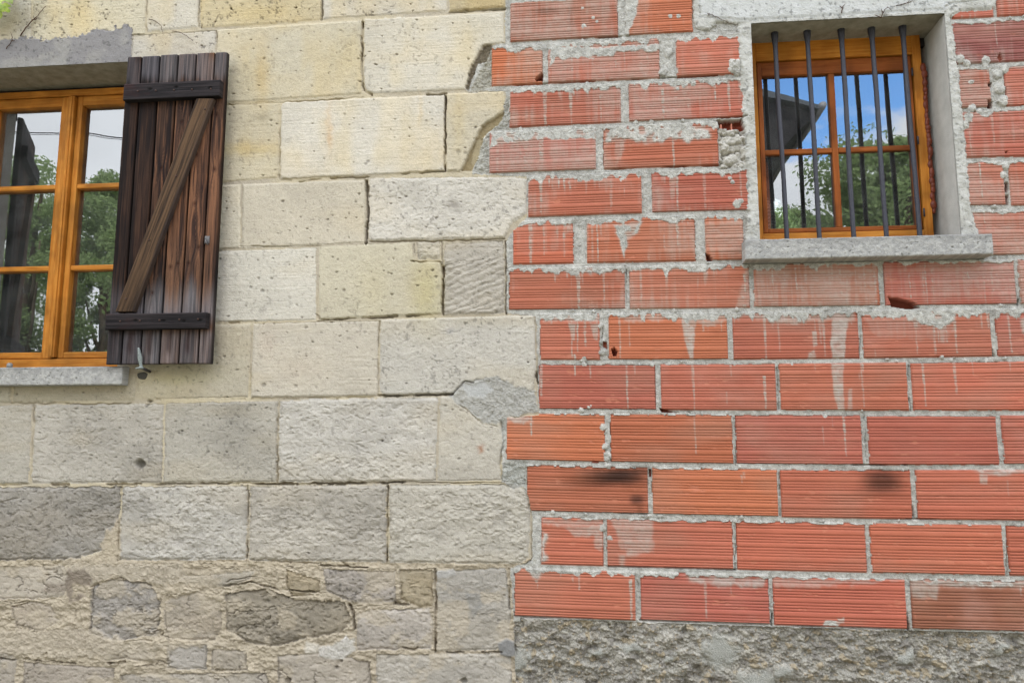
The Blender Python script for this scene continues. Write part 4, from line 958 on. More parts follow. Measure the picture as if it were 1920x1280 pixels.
def glass():
    m = bpy.data.materials.new('window_glass'); m.use_nodes = True; t = m.node_tree; t.nodes.clear()
    o = N('ShaderNodeOutputMaterial', t); mxs = N('ShaderNodeMixShader', t); tr = N('ShaderNodeBsdfTransparent', t); gl = N('ShaderNodeBsdfGlossy', t)
    fr = N('ShaderNodeFresnel', t); fr.inputs[0].default_value = 2.8
    gl.inputs['Roughness'].default_value = 0.0; gl.inputs[0].default_value = (.97, .99, 1, 1); tr.inputs[0].default_value = (.80, .84, .82, 1)
    g = N('ShaderNodeTexCoord', t); n = N('ShaderNodeTexNoise', t); n.inputs['Scale'].default_value = 3.0; n.inputs['Detail'].default_value = 1
    bp = N('ShaderNodeBump', t); bp.inputs['Distance'].default_value = .0018; bp.inputs['Strength'].default_value = .5
    t.links.new(g.outputs['Object'], n.inputs[0]); t.links.new(n.outputs[0], bp.inputs['Height']); t.links.new(bp.outputs[0], gl.inputs['Normal'])
    t.links.new(fr.outputs[0], mxs.inputs[0]); t.links.new(tr.outputs[0], mxs.inputs[1]); t.links.new(gl.outputs[0], mxs.inputs[2]); df = N('ShaderNodeBsdfDiffuse', t); df.inputs[0].default_value = (.75, .78, .76, 1); mx2 = N('ShaderNodeMixShader', t)
    n3 = N('ShaderNodeTexNoise', t); n3.inputs['Scale'].default_value = 9; n3.inputs['Detail'].default_value = 6; t.links.new(g.outputs['Object'], n3.inputs[0])
    mr3 = N('ShaderNodeMapRange', t); mr3.inputs[1].default_value = .3; mr3.inputs[2].default_value = .8; mr3.inputs[3].default_value = .008; mr3.inputs[4].default_value = .04; t.links.new(n3.outputs[0], mr3.inputs[0])
    t.links.new(mr3.outputs[0], mx2.inputs[0]); t.links.new(mxs.outputs[0], mx2.inputs[1]); t.links.new(df.outputs[0], mx2.inputs[2]); t.links.new(mx2.outputs[0], o.inputs[0])
    return m
m_glass = glass()

def slabnoise(obj_bm, amp, freq, seed):
    for v in obj_bm.verts:
        n_ = Vector((math.sin(v.co.x*freq+seed), math.sin(v.co.y*freq*1.3+seed*2), math.sin(v.co.z*freq*1.7+seed*3)))
        v.co += n_*amp

# ------------------------------------------------------------------ barred window in the brick wall
def pxbox(bm, xa, xb, ya, yb, yref, xref, d0, d1, bev=.002):
    """box from photo pixels: x-extent read at height yref, z-extent read at column xref, on plane d0"""
    bm_box(bm, at(xa, yref, d0)[0], at(xb, yref, d0)[0], d0, d1, at(xref, yb, d0)[1], at(xref, ya, d0)[1], bev)
# opening reveals (jambs, soffit) are plaster slabs behind the wall face
class Pieces:
    def __init__(self): self.l = []
    def box(self, *a): self.l.append(a)
    def make(self, name, mat, parent):
        for a in self.l:
            bm = bmesh.new(); bm_box(bm, *a); bm_obj(name, bm, mat, parent)
def reveal(parent, xa, xb, zb_, zt, y0, y1, mj, msof, th=.08):
    for (q0, q1) in ((xa-th, xa), (xb, xb+th)):
        bm = bmesh.new(); bm_box(bm, q0, q1, y0, y1, zb_-.05, zt, 0)
        bmesh.ops.subdivide_edges(bm, edges=bm.edges, cuts=12, use_grid_fill=True)
        slabnoise(bm, .0016, 37, 1.0)
        bm_obj('window_jamb', bm, mj, parent)
    bm = bmesh.new(); bm_box(bm, xa-th, xb+th, y0, y1, zt, zt+th, 0)
    bmesh.ops.subdivide_edges(bm, edges=bm.edges, cuts=14, use_grid_fill=True)
    slabnoise(bm, .0012, 41, 3.0)
    bm_obj('window_soffit', bm, msof, parent)
reveal(brick_wall, rwl, rwr, rw_bot, rw_top, .000, .40, m_reveal, m_soffit, .010)
win = empty('window', ((rwl+rwr)/2, RW_D, rw_bot), brick_wall, 'small four-pane orange wooden window behind iron bars')
d = RW_D
oxl, oxr = at(1414, 250, d)[0], at(1743, 250, d)[0]
ozt, ozb = at(1540, 86, d)[1], at(1540, 443, d)[1]
izl = at(1424, 260, d)[0]; izr = at(1722, 260, d)[0]; izt = at(1540, 109, d)[1]; izb = at(1500, 436, d)[1]
gxl = at(1436.5, 300, d)[0]; gxr = at(1706, 200, d)[0]; gzt = at(1540, 136, d)[1]; gzb = at(1500, 426, d)[1]
bm = Pieces()
bm.box(oxl-.05, izl, d, d+.06, ozb-.03, ozt+.03, .003); bm.box(izr, oxr-.012, d, d+.06, ozb-.03, ozt+.03, .003)
bm.make('window_frame', m_woodV, win)
bm = Pieces()
bm.box(izl, izr, d+.001, d+.06, izt, ozt+.03, .003); bm.box(izl, izr, d+.001, d+.06, ozb-.03, izb, .003)
bm.make('window_frame', m_woodH, win)
ds = d+.010
bm = Pieces()
bm.box(izl+.004, gxl, ds, ds+.045, izb+.004, izt-.004, .004); bm.box(gxr, izr-.004, ds, ds+.045, izb+.004, izt-.004, .004)
mx0, mx1 = at(1561.5, 260, d)[0], at(1573, 260, d)[0]
bm.box(mx0, mx1, ds+.004, ds+.04, gzb, gzt, .0045)
bm.make('window_sash', m_sashV, win)
bm = Pieces()
bm.box(gxl, gxr, ds+.001, ds+.045, gzt, izt-.004, .004); bm.box(gxl, gxr, ds+.001, ds+.045, izb+.004, gzb, .004)
mz0, mz1 = at(1500, 286, d)[1], at(1500, 276.5, d)[1]
bm.box(gxl, mx0-.0005, ds+.006, ds+.038, mz0, mz1, .0045); bm.box(mx1+.0005, gxr, ds+.006, ds+.038, mz0, mz1, .0045)
bm.make('window_sash', m_sashH, win)
for xa, xb in ((gxl, mx0), (mx1, gxr)):
    for za, zb_ in ((gzb, mz0), (mz1, gzt)):
        bm = bmesh.new(); bm_box(bm, xa-.003, xb+.003, ds+.020, ds+.025, za-.003, zb_+.003); bm_obj('pane', bm, m_glass, win)
# brown foam squeezed out between frame and jamb
bm = bmesh.new(); rg = random.Random(3)
z = at(1740, 395, d)[1]; ztop = at(1735, 120, d)[1]
while z < ztop:
    r = rg.uniform(.008, .016)
    mt = Matrix.Translation((oxr-.006+rg.uniform(-.002, .004), d+.004, z)) @ Matrix.Diagonal((rg.uniform(.7, 1.0)*r, .8*r, rg.uniform(1.0, 1.9)*r, 1))
    bmesh.ops.create_icosphere(bm, subdivisions=2, radius=1, matrix=mt); z += r*rg.uniform(1.0, 1.8)
bm_obj('foam_seal', bm, m_foam, win, True)
# small hinges
for yy in (135, 263, 398):
    bm = bmesh.new(); x, z = at(1721+(yy-260)*.085, yy, d-.003); tube(bm, [(x, d-.003, z-.018), (x, d-.003, z+.018)], .004, 8); bm_obj('hinge', bm, m_bar, win, True)

# near-black strip standing in for the shade in the gap above the frame
bm = bmesh.new(); bm_box(bm, rwl-.02, rwr+.02, d+.03, d+.05, ozt-.01, rw_top+.01); bm_obj('gap_shade_strip', bm, m_shade_wire, brick_wall)
# bars
db = .085
for (xt, yt, xb, yb) in ((1452, 68, 1476, 447), (1513.5, 62, 1537, 444), (1577.5, 58, 1600.5, 442), (1634, 53, 1662, 440), (1691.5, 52, 1725, 440)):
    bm = bmesh.new(); a = Vector((at(xt, yt, db)[0], db, rw_top+.02)); b_ = Vector((at(xb, yb, db)[0], db, rw_bot-.02))
    n_ = 26; pts = []; rg = random.Random(int(xt)); ph = rg.uniform(0, 6)
    for k in range(n_+1):
        t = k/n_; p = a.lerp(b_, t); p.x += .0011*math.sin(t*9+ph)+rg.uniform(-.0004, .0004); pts.append(p)
    tube(bm, pts, [(.0101+rg.uniform(-.0005, .0006))*(1.45 if k_ == 1 else 1.7 if k_ == 0 else 1) for k_, _ in enumerate(pts)], 14)
    bm_obj('window_bar', bm, m_bar, brick_wall, True)
# sill
def sill_obj(x0, x1, z0, z1, y0, y1, parent, name='window_sill', seed=1):
    def paint(U, W, x, z, dx, dz):
        n1 = fbm(x*70, z*90, 500+seed, 4); n2 = vn(x*230, z*230, 503+seed); pts_ = ss(.55, .68, fbm(x*110, z*130, 505+seed, 2))
        h = .0010*n1-.0028*pts_+.0006*n2-.006*np.clip(1-dz/.006, 0, 1)**2*(.6+.6*vn(x*60, z*60, 9))
        g = ss(-.5, .6, n1)[..., None]
        c = C(164, 163, 160)*(1-g)+C(190, 189, 184)*g
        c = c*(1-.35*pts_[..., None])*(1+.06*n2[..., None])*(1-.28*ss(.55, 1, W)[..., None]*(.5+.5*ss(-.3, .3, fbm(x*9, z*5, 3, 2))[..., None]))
        return h, c
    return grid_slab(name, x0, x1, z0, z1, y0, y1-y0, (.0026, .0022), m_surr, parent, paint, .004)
dsl = -.075
sill_obj(at(1397, 470, dsl)[0], at(1862, 455, dsl)[0], at(1620, 482, dsl)[1], at(1620, 443.5, dsl)[1], dsl, RW_D+.06, brick_wall, seed=1)

# ------------------------------------------------------------------ casement window in the stone wall
reveal(stone_wall, lwl, lwr, lw_bot, lw_top, .001, .46, m_reveal, m_soffit, .008)
d = LW_D
lwin = empty('window', (lw_mid, d, lw_bot), stone_wall, 'wide orange wooden casement window of tall panes beside the dark shutter')
zt0 = at(60, 171.5, d)[1]; zt1 = at(60, 183, d)[1]; zt2 = at(60, 200.5, d)[1]; zb0 = at(60, 690, d)[1]; zb1 = at(60, 673, d)[1]; zb2 = at(60, 660, d)[1]
bm = Pieces(); bm.box(lwl+.0, lwl+.055, d, d+.06, zb0-.03, zt0, .003); bm.box(lwr-.0, lwr+.06, d, d+.06, zb0-.03, zt0, .003); bm.make('window_frame', m_woodV, lwin)
bm = Pieces(); bm.box(lwl+.055, lwr, d+.001, d+.06, zt1, zt0, .003); bm.box(lwl+.055, lwr, d-.004, d+.06, zb0-.03, zb1, .006); bm.make('window_frame', m_woodH, lwin)
ds = d+.008
cl0, cl1 = at(113.5, 240, d)[0], at(124.5, 240, d)[0]       # left casement stile
cv0, cv1 = at(124, 240, d-.012)[0], at(135.5, 240, d-.012)[0]   # cover strip
cr0, cr1 = at(136, 240, d)[0], at(149.5, 240, d)[0]
bm = Pieces(); bm.box(cl0-.010, cv0+.004, ds, ds+.045, zb1+.003, zt1-.003, .004); bm.box(lwl+.058, lwl+.12, ds, ds+.045, zb1+.003, zt1-.003, .004)
bm.box(cv0, cv1, d-.012, ds+.03, zb1+.006, zt1-.006, .005)
bm.box(cv0+.010, cv1-.010, d-.017, d, zb1+.012, zt1-.012, .003)
bm.box(cv1+.002, cr1, ds+.001, ds+.045, zb1+.003, zt1-.003, .004); bm.box(lwr-.035, lwr-.001, ds, ds+.045, zb1+.003, zt1-.003, .004)
bm.make('window_sash', m_woodV, lwin)
gl0, gl1 = lwl+.12, cl0-.010; gr0, gr1 = cr1, lwr-.035
bm = Pieces()
for a, b_ in ((gl0, gl1), (gr0, gr1)):
    bm.box(a, b_, ds+.001, ds+.045, zt2, zt1-.003, .004); bm.box(a, b_, ds+.001, ds+.045, zb1+.003, zb2, .004)
    for y in (350.5, 502.5):
        zc = at(60, y, d)[1]; bm.box(a, b_, ds+.004, ds+.040, zc-.0125, zc+.0125, .006)
bm.make('window_sash', m_woodH, lwin)
zz = [zb2, at(60, 502.5, d)[1], at(60, 350.5, d)[1], zt2]
for a, b_ in ((gl0, gl1), (gr0, gr1)):
    for k in range(3):
        bm = bmesh.new(); bm_box(bm, a-.003, b_+.003, ds+.034, ds+.039, zz[k]+(.010 if k else -.003), zz[k+1]-.010 if k < 2 else zz[k+1]+.003); bm_obj('pane', bm, m_glass, lwin)
bm = bmesh.new(); bm_box(bm, lwl-.02, lwr+.02, d+.03, d+.05, zt0-.01, lw_top+.01); bm_obj('gap_shade_strip', bm, m_shade_wire, stone_wall)  # added near-black strip for the shade above the casement frame
dl = -.05
sill_obj(lwl-.10, at(229, 700, dl)[0], at(100, 722, dl)[1], at(100, 687.5, dl)[1], dl, LW_D+.06, stone_wall, seed=2)
# rusty stud on the sill
bm = bmesh.new(); x, z = at(18, 686, -.02); tube(bm, [(x, -.02, z-.01), (x, -.02, z+.008), (x, -.02, z+.014)], [.012, .012, .006], 10); bm_obj('sill_stud', bm, mat_plain('grey_metal', C(140, 140, 138), .5, .5), stone_wall, True)

# curtains: wavy sheer cloth inside each window; rooms behind
def curtain(x0, x1, z0, z1, y, parent, lace=False):
    bm = bmesh.new(); n_ = int((x1-x0)/.006); cols = []
    for k in range(n_+1):
        x = x0+(x1-x0)*k/n_; yy = y+.014*math.sin(x*75)+.007*math.sin(x*31+1)
        cols.append([bm.verts.new((x, yy, z)) for z in np.linspace(z0, z1, 6)])
    for a, b_ in zip(cols[:-1], cols[1:]):
        for k in range(5): bm.faces.new((a[k], b_[k], b_[k+1], a[k+1]))
    return bm_obj('curtain', bm, m_lace if lace else m_curt, parent, True)
curtain(lwl, lwr+.05, lw_bot, lw_top-.30, .315, stone_wall); curtain(rwl-.05, rwr+.05, rw_bot, rw_bot+(rw_top-rw_bot)*.50, .265, brick_wall, True)
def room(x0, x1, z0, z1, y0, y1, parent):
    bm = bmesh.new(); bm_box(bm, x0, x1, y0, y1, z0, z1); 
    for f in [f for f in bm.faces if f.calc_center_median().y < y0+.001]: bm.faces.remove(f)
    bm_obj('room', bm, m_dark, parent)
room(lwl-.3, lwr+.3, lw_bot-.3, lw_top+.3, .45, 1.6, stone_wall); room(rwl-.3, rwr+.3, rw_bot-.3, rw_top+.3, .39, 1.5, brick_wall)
# top, sides and back of the two walls, so that they are solid
def body(x0, x1, z0, z1, holes, parent):
    bm = bmesh.new()
    xs_ = sorted([x0, x1]+[h[0] for h in holes]+[h[1] for h in holes]); zs_ = sorted([z0, z1]+[h[2] for h in holes]+[h[3] for h in holes])
    for a, b_ in zip(xs_[:-1], xs_[1:]):
        for c_, e_ in zip(zs_[:-1], zs_[1:]):
            mxm, mzm = (a+b_)/2, (c_+e_)/2
            if any(h[0] < mxm < h[1] and h[2] < mzm < h[3] for h in holes): continue
            bm_box(bm, a, b_, .085, .44, c_, e_)
    bm_obj('wall_core', bm, m_soffit, parent)
xj = at(955, 640)[0]
body(-4.6, xj-.002, -.05, 4.3, [(lwl-.081, lwr+.081, lw_bot-.06, lw_top+.091)], stone_wall)
body(xj+.002, 3.3, -.05, 4.3, [(rwl-.081, rwr+.081, rw_bot-.06, rw_top+.091)], brick_wall)

# ------------------------------------------------------------------ shutter
SH_Y = -.045                      # back of the boards
ST_ = .028
yf = SH_Y-ST_
shut = empty('shutter', (at(215, 680, yf)[0], SH_Y, at(215, 680, yf)[1]), stone_wall, 'dark weathered plank shutter with a diagonal brace, folded open against the stone')
sx = [at(x, 400, yf)[0] for x in (216.5, 245, 280, 315, 350, 385.5, 409.5)]
szt = at(330, 102, yf)[1]; szb = at(300, 682, yf)[1]
shear_top = 0.0
m_plank = mat_vc('weathered_plank', .78, 500, .0007, .14, 500, .15)
def board_paint(i):
    rr = random.Random(i*7+1); ph = rr.uniform(0, 50)
    tint = [(.34, .32, .32), (.38, .35, .34), (.66, .64, .63), (1.12, 1.06, 1.0), (1.25, 1.17, 1.1), (1.1, 1.04, 1.0)][i]
    knots = {2: [(.5, .62), (.42, .22)], 3: [(.45, .77), (.3, .30), (.7, .31)], 4: [(.3, .66), (.4, .50), (.25, .31), (.75, .36)], 5: [(.5, .61), (.4, .79)], 0: [], 1: [(.6, .12)]}[i]
    def f(U, W, x, z, dx, dz):
        warp = 0
        kn = np.zeros_like(x); zk0 = np.zeros_like(x)
        for (ku, kw) in knots:
            kx = x.min()+ku*(x.max()-x.min()); kz = z.min()+kw*(z.max()-z.min())
            r2 = ((x-kx)/.0105)**2+((z-kz)/.014)**2
            kn = np.maximum(kn, np.exp(-r2*1.2)); warp = warp+.010*np.exp(-((x-kx)/.03)**2-((z-kz)/.06)**2)*np.sign(x-kx+1e-6)
        g = fbm((x+warp)*170+ph, z*4.5+ph, 600+i, 4, .6); g2 = fbm((x+warp)*520, z*9, 620+i, 2); lowg = fbm(x*26+ph, z*2.2, 640+i, 3)
        gro = np.clip(1-np.abs(dx-.0035)/.0028, 0, 1)*(.3+.7*(U > .5))
        tongue = np.clip(1-np.abs((x.max()-x)-.010)/.0018, 0, 1)
        h = .0009*g+.0004*g2-.008*np.clip(1-dx/.0055, 0, 1)-.002*tongue-.0025*ss(.5, 1, kn)
        red = C(116, 86, 66); dk = C(36, 26, 25); grey = C(130, 129, 133); pale = C(160, 112, 80)
        t = ss(-.60, .75, g*.8+.6*lowg)[..., None]**1.2
        c = (dk*(1-t)+red*t)*np.array(tint)
        hi = ss(.35, .8, g2+.4*g)[..., None]*.35*(.4 if i < 2 else 1); c = c*(1-hi)+pale*hi
        # grey weathering at the lower ends and at the very top, with ragged fronts
        wl = W+.05*lowg+.015*g
        gr = np.maximum(ss(.275, .17, wl)*ss(.10, .16, W), ss(.985, .80, 1-wl+.78)*0)
        gr = np.maximum(gr, ss(.115, .085, W)*(.75+.3*g))
        gr = np.maximum(gr, ss(.925, .97, 1-np.abs(wl-.955))*.75)
        gr = gr*(.40 if i < 1 else .66)
        gr = (np.clip(gr*(.72+.5*g), 0, 1))[..., None]
        c = c*(1-gr)+grey*(1+.18*g[..., None])*gr
        # dark red run-off streaks on the ends below the lower batten
        st = np.exp(-((U-.48-.05*np.sin(z*30))/.17)**2)*ss(.015, .05, W)*ss(.125, .09, W)*(1 if i in (1, 2, 3, 4) else .35)
        c = c*(1-.72*st[..., None])+C(48, 28, 25)*.72*st[..., None]
        drk = ss(.5, .0, W)*0
        c = c*(1-.75*ss(.4, 1, kn)[..., None])+C(48, 22, 14)*.75*ss(.4, 1, kn)[..., None]
        ring = ss(.12, .4, kn)*ss(.75, .4, kn)
        c = c*(1-.35*ring[..., None])
        if i < 2: c = c*np.array([.84, .82, .86])
        if i >= 2:
            rd = ss(.2, .5, W)*ss(.9, .6, W)
            c = c*(1+.28*rd[..., None]*np.array([1.0, .62, .35]))
        eg = np.maximum(np.clip(1-dx/.0042, 0, 1), .8*tongue)[..., None]
        c = c*(1-.82*eg)
        return h, c
    return f
for i in range(6):
    g = .0030
    grid_slab('board', sx[i]+g*.5, sx[i+1]-g*.5, szb+random.uniform(-.001, .001), szt+random.uniform(-.002, .002), yf, ST_, (.0020, .0040), m_plank, shut, board_paint(i), .0025)
def batten_paint(seed, c1=(24, 21, 23), c2=(54, 48, 49), nails=()):
    def f(U, W, x, z, dx, dz):
        g = fbm(x*5, z*190, 700+seed, 4, .6); g2 = fbm(x*14, z*420, 720+seed, 2)
        t = ss(-.5, .6, g+.3*g2)[..., None]; c = C(*c1)*(1-t)+C(*c2)*t; h = .0009*g+.0003*g2
        rd = ss(.0, .5, fbm(x*9, z*22, 740+seed, 3))[..., None]*ss(.45, .1, U)[..., None]
        c = c*(1-.5*rd)+C(58, 32, 32)*.5*rd
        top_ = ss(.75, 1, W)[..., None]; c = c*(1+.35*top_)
        for (u, v_) in nails:
            kx = x.min()+u*(x.max()-x.min()); kz = z.min()+v_*(z.max()-z.min()); r = np.hypot((x-kx)*.6, z-kz)
            k = ss(.009, .003, r)
            h = h-.003*k; c = c*(1-.7*k[..., None])
        return h, c
    return f
for (xa, xb, ya, yb, xr_a, xr_b, seed, nl) in ((231.5, 412, 154, 184, 168, 168, 1, ((.28, .6), (.55, .65), (.9, .5))), (197.5, 386.5, 586.5, 616, 600, 600, 2, ((.30, .55), (.58, .5), (.78, .45), (.94, .5)))):
    yb0 = yf-.032
    xm = 315
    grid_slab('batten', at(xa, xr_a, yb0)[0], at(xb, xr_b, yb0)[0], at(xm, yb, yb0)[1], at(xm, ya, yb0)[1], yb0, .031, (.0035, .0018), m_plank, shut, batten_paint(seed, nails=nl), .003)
# diagonal brace, built along its own axis then turned
def brace():
    yb0 = yf-.026
    A = [Vector((at(x, y, yb0)[0], 0, at(x, y, yb0)[1])) for x, y in ((216, 584), (250, 584), (400, 185), (368, 185))]
    nn, mm = 34, 330; vsl = []; cl_ = []
    U, W = np.meshgrid(np.linspace(0, 1, nn), np.linspace(0, 1, mm))
    px_ = (A[0].x*(1-U)+A[1].x*U)*(1-W)+(A[3].x*(1-U)+A[2].x*U)*W
    pz_ = (A[0].z*(1-U)+A[1].z*U)*(1-W)+(A[3].z*(1-U)+A[2].z*U)*W
    g = fbm(U*11+2, W*4.5, 801, 4, .6); g2 = fbm(U*40, W*12, 802, 2)
    t = ss(-.6, .6, g+.35*g2)[..., None]
    c = C(48, 36, 28)*(1-t)+C(104, 80, 58)*t
    ed = ss(.88, 1, U)[..., None]*.5; c = c*(1-ed)+C(70, 62, 62)*ed
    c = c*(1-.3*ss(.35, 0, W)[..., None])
    h = .0009*g-.002*np.clip(1-np.minimum(U, 1-U)/.06, 0, 1)**2
    v = np.stack([px_, yb0-h, pz_], -1).reshape(-1, 3)
    idx = np.arange(nn*mm).reshape(mm, nn); faces = np.stack([idx[:-1, :-1], idx[:-1, 1:], idx[1:, 1:], idx[1:, :-1]], -1).reshape(-1, 4).tolist(); nf = len(faces)
    rimi = list(idx[0, :])+list(idx[1:, -1])+list(idx[-1, -2::-1])+list(idx[-2:0:-1, 0]); nb = len(v); bk = v[rimi].copy(); bk[:, 1] = yf-.0005
    n_ = len(rimi)
    for k in range(n_): faces.append([rimi[k], nb+k, nb+(k+1) % n_, rimi[(k+1) % n_]])
    me = bpy.data.meshes.new('brace'); me.from_pydata(np.concatenate([v, bk]).tolist(), [], faces)
    cols = np.ones((nn*mm, 4), np.float32); cols[:, :3] = c.reshape(-1, 3); cols = np.concatenate([cols, cols[rimi]])
    a_ = me.color_attributes.new('Col', 'FLOAT_COLOR', 'POINT'); a_.data.foreach_set('color', cols.ravel())
    sm = np.zeros(len(faces), bool); sm[:nf] = True; me.polygons.foreach_set('use_smooth', sm)
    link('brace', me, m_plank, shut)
brace()
m_nail = mat_plain('rusty_nail', C(70, 48, 40), .7, .3, 300, .4)
for (nx_, ny_, yy) in ((258,171,yf-.033),(292,170,yf-.033),(326,169,yf-.033),(360,168,yf-.033),(395,167,yf-.033),(225,602,yf-.033),(262,601,yf-.033),(299,600,yf-.033),(336,599,yf-.033),(371,598,yf-.033),(384,205,yf-.027),(330,330,yf-.027),(280,450,yf-.027),(236,560,yf-.027)):
    bm = bmesh.new(); x, z = at(nx_, ny_, yy); tube(bm, [(x, yy+.004, z), (x, yy-.0008, z), (x, yy-.0022, z)], [.0042, .0042, .0022], 10); bm_obj('nail', bm, m_nail, shut, True)
m_iron = mat_plain('rusty_iron', C(60, 56, 56), .6, .4, 120, .3)
# latch plate near the free edge
bm = bmesh.new(); x, z = at(388, 447, yf-.006); bm_box(bm, x-.012, x+.010, yf-.003, yf, z-.022, z+.012, .001)
tube(bm, [(x-.008, yf-.004, z-.004), (x, yf-.013, z-.018), (x+.006, yf-.004, z-.030)], [.003, .0045, .002], 8)
bm_obj('latch', bm, mat_plain('worn_steel', C(96, 92, 92), .4, .5, 200, .3), shut, True)
# catch: a cast swinging tongue on a stem set in the wall just under the shutter
def catch():
    yh = yf-.016
    m_c = mat_plain('pale_cast_metal', C(104, 112, 110), .6, .3, 160, .2, col2=C(156, 164, 160))
    bm = bmesh.new()
    prof = [(259.5, 651.5, .0035), (260.5, 656, .006), (261.5, 664, .0085), (262.5, 671, .0105), (263, 677, .009), (263.5, 682, .0065), (264.5, 686, .0075), (265, 691, .010)]
    tube(bm, [(at(a, b_, yh)[0], yh, at(a, b_, yh)[1]) for a, b_, r in prof], [r*.92 for a, b_, r in prof], 12)
    a0, a1 = at(266, 689, yh), at(255, 690.5, yh)
    tube(bm, [(a0[0]+.006, yh, a0[1]), (a0[0], yh-.002, a0[1]), (a1[0], yh-.004, a1[1])], [.006, .007, .003], 10)
    bm_obj('shutter_catch', bm, m_c, stone_wall, True)
    bm = bmesh.new(); tube(bm, [(a0[0], yh+.005, a0[1]-.002), (a0[0]-.012, -.03, a0[1]-.006), (a0[0]-.02, .02, a0[1]-.010)], .007, 8)
    bm_obj('catch_stem', bm, m_iron, stone_wall, True)
catch()
# cement dab round the stem
bm = bmesh.new(); x, z = at(268, 703, 0)
bmesh.ops.create_icosphere(bm, subdivisions=3, radius=1, matrix=Matrix.Translation((x, .004, z)) @ Matrix.Diagonal((.024, .010, .017, 1)))
slabnoise(bm, .003, 130, 2); bm_obj('cement_dab', bm, mat_plain('old_cement', C(84, 82, 76), .9, .2, 90, .2), stone_wall, True)

shut2 = empty('shutter', (lwl-.002, -.010, 0), stone_wall, 'second plank shutter of the casement window, standing half open at its far left')
hinge = Vector((at(200, 400, SH_Y)[0], SH_Y, 0)); bpy.context.view_layer.update()
hinge.x = min((ch.matrix_world @ v.co).x for ch in shut.children if ch.name.startswith('board') for v in ch.data.vertices)
for ch in [o for o in shut.children]:
    c2 = ch.copy(); COL.objects.link(c2); c2.parent = shut2
    c2.matrix_parent_inverse = Matrix.Identity(4)
    c2.matrix_basis = Matrix.Rotation(R_(60), 4, 'Z') @ Matrix.Diagonal((-1, 1, 1, 1)) @ Matrix.Translation(-hinge) @ ch.matrix_world
# ------------------------------------------------------------------ vine leaves in the upper left corner and dead stems
def leaf_mesh(bm, c, size, nrm, spin, rg):
    out_ = []
    for k in range(22):
        a = 2*math.pi*k/22
        r = .62+.26*abs(math.cos(2.5*a))**.8+.05*rg.uniform(-1, 1)+(.15 if abs(a-math.pi/2) < .2 else 0)
        if abs(a-3*math.pi/2) < .25: r *= .45
        out_.append((r*math.cos(a), r*math.sin(a)))
    n_ = Vector(nrm).normalized(); u = n_.orthogonal().normalized(); u = Matrix.Rotation(spin, 3, n_) @ u; v = n_.cross(u)
    cv = bm.verts.new(Vector(c)+n_*size*.10)
    ring = [bm.verts.new(Vector(c)+size*(x*u+y*v)-n_*size*.18*(x*x+y*y)) for x, y in out_]
    for k in range(len(ring)): bm.faces.new((cv, ring[k], ring[(k+1) % len(ring)]))
vx, vz = at(-30, -30, -.12)
vine = thing('vine', 'bright green vine leaves hanging into the top left corner', 'vine', (vx, -.1, vz))
bpy.context.view_layer.update()
m_leaf = mat_plain('vine_leaf', C(110, 140, 40), .5, .4, 40, .2, 120, .002, col2=C(190, 205, 80))
m_stem = mat_plain('dead_stem', C(88, 66, 54), .9, .1, 60, .3)
rg = random.Random(11)
for (px_, py_, s_) in ((4,-2,.075),(-12,20,.07),(16,-14,.045),(-8,-30,.06),(-45,-5,.06),(-60,40,.05),(10,14,.030),(38,-30,.05),(-90,-20,.06)):
    dd = -.06-rg.uniform(0, .08); x, z = at(px_, py_, dd); bm = bmesh.new()
    leaf_mesh(bm, (x, dd, z), s_, (rg.uniform(-.4, .5), -1, rg.uniform(0, .7)), rg.uniform(0, 6.28), rg); bm_obj('leaf', bm, m_leaf, vine, True)
bm = bmesh.new(); tube(bm, [P3(-140, -90, -.04), P3(-70, -50, -.06), P3(-20, -20, -.07), P3(12, 0, -.07)], [.006, .005, .003, .002], 7); bm_obj('stem', bm, m_stem, vine, True)
def twig(pts, r=.0016, label='', dd=-.010):
    bm = bmesh.new(); rg = random.Random(int(pts[0][0]))
    P = []
    for (a, b_) in zip(pts[:-1], pts[1:]):
        for t in (0, .25, .5, .75):
            P.append(P3(a[0]+(b_[0]-a[0])*t+rg.uniform(-1.2, 1.2), a[1]+(b_[1]-a[1])*t+rg.uniform(-1.2, 1.2), dd+rg.uniform(-.003, .003)))
    P.append(P3(*pts[-1], dd)); n_ = len(P)
    tube(bm, P, [r*(1-.6*k/n_) for k in range(n_)], 6)
    return bm
def twigs(name, label, lines, r, dd):
    t = thing(name, label, 'dead stem', P3(*lines[0][0], dd), 'dead vine stems clinging to the walls'); bpy.context.view_layer.update()
    for ln in lines: bm_obj('stem', twig(ln, r, dd=dd), m_stem, t, True)
twigs('dead_stem', 'thin dead stem slanting up the cream stone above the grey lintel', [[(38,68),(52,48),(70,30),(86,12)],[(60,38),(72,34)]], .0028, -.008)
twigs('dead_stem', 'short reddish dead stem on the left end of the grey lintel', [[(12,92),(22,78),(24,68),(20,60)],[(22,78),(28,76)]], .0022, -.012)
twigs('dead_stem', 'fine curling dead stem on the stone between lintel and shutter top', [[(278,36),(292,40),(302,50),(306,66)],[(322,58),(345,64),(362,78)]], .0018, -.008)
twigs('dead_stem', 'dead stem on the pale lintel at left above the barred window', [[(1325,24),(1345,32),(1362,42),(1378,46)],[(1330,26),(1328,30)]], .0016, -.018)
twigs('dead_stem', 'small forked dead stem hanging from the lintel edge over the barred window', [[(1652,34),(1656,24),(1664,14),(1670,18)],[(1656,24),(1652,18)],[(1652,34),(1640,28)]], .0020, -.020)
twigs('dead_stem', 'long dead stem on the pale lintel at right above the barred window', [[(1680,12),(1700,6),(1712,-8)],[(1690,10),(1720,-2)]], .0016, -.018)
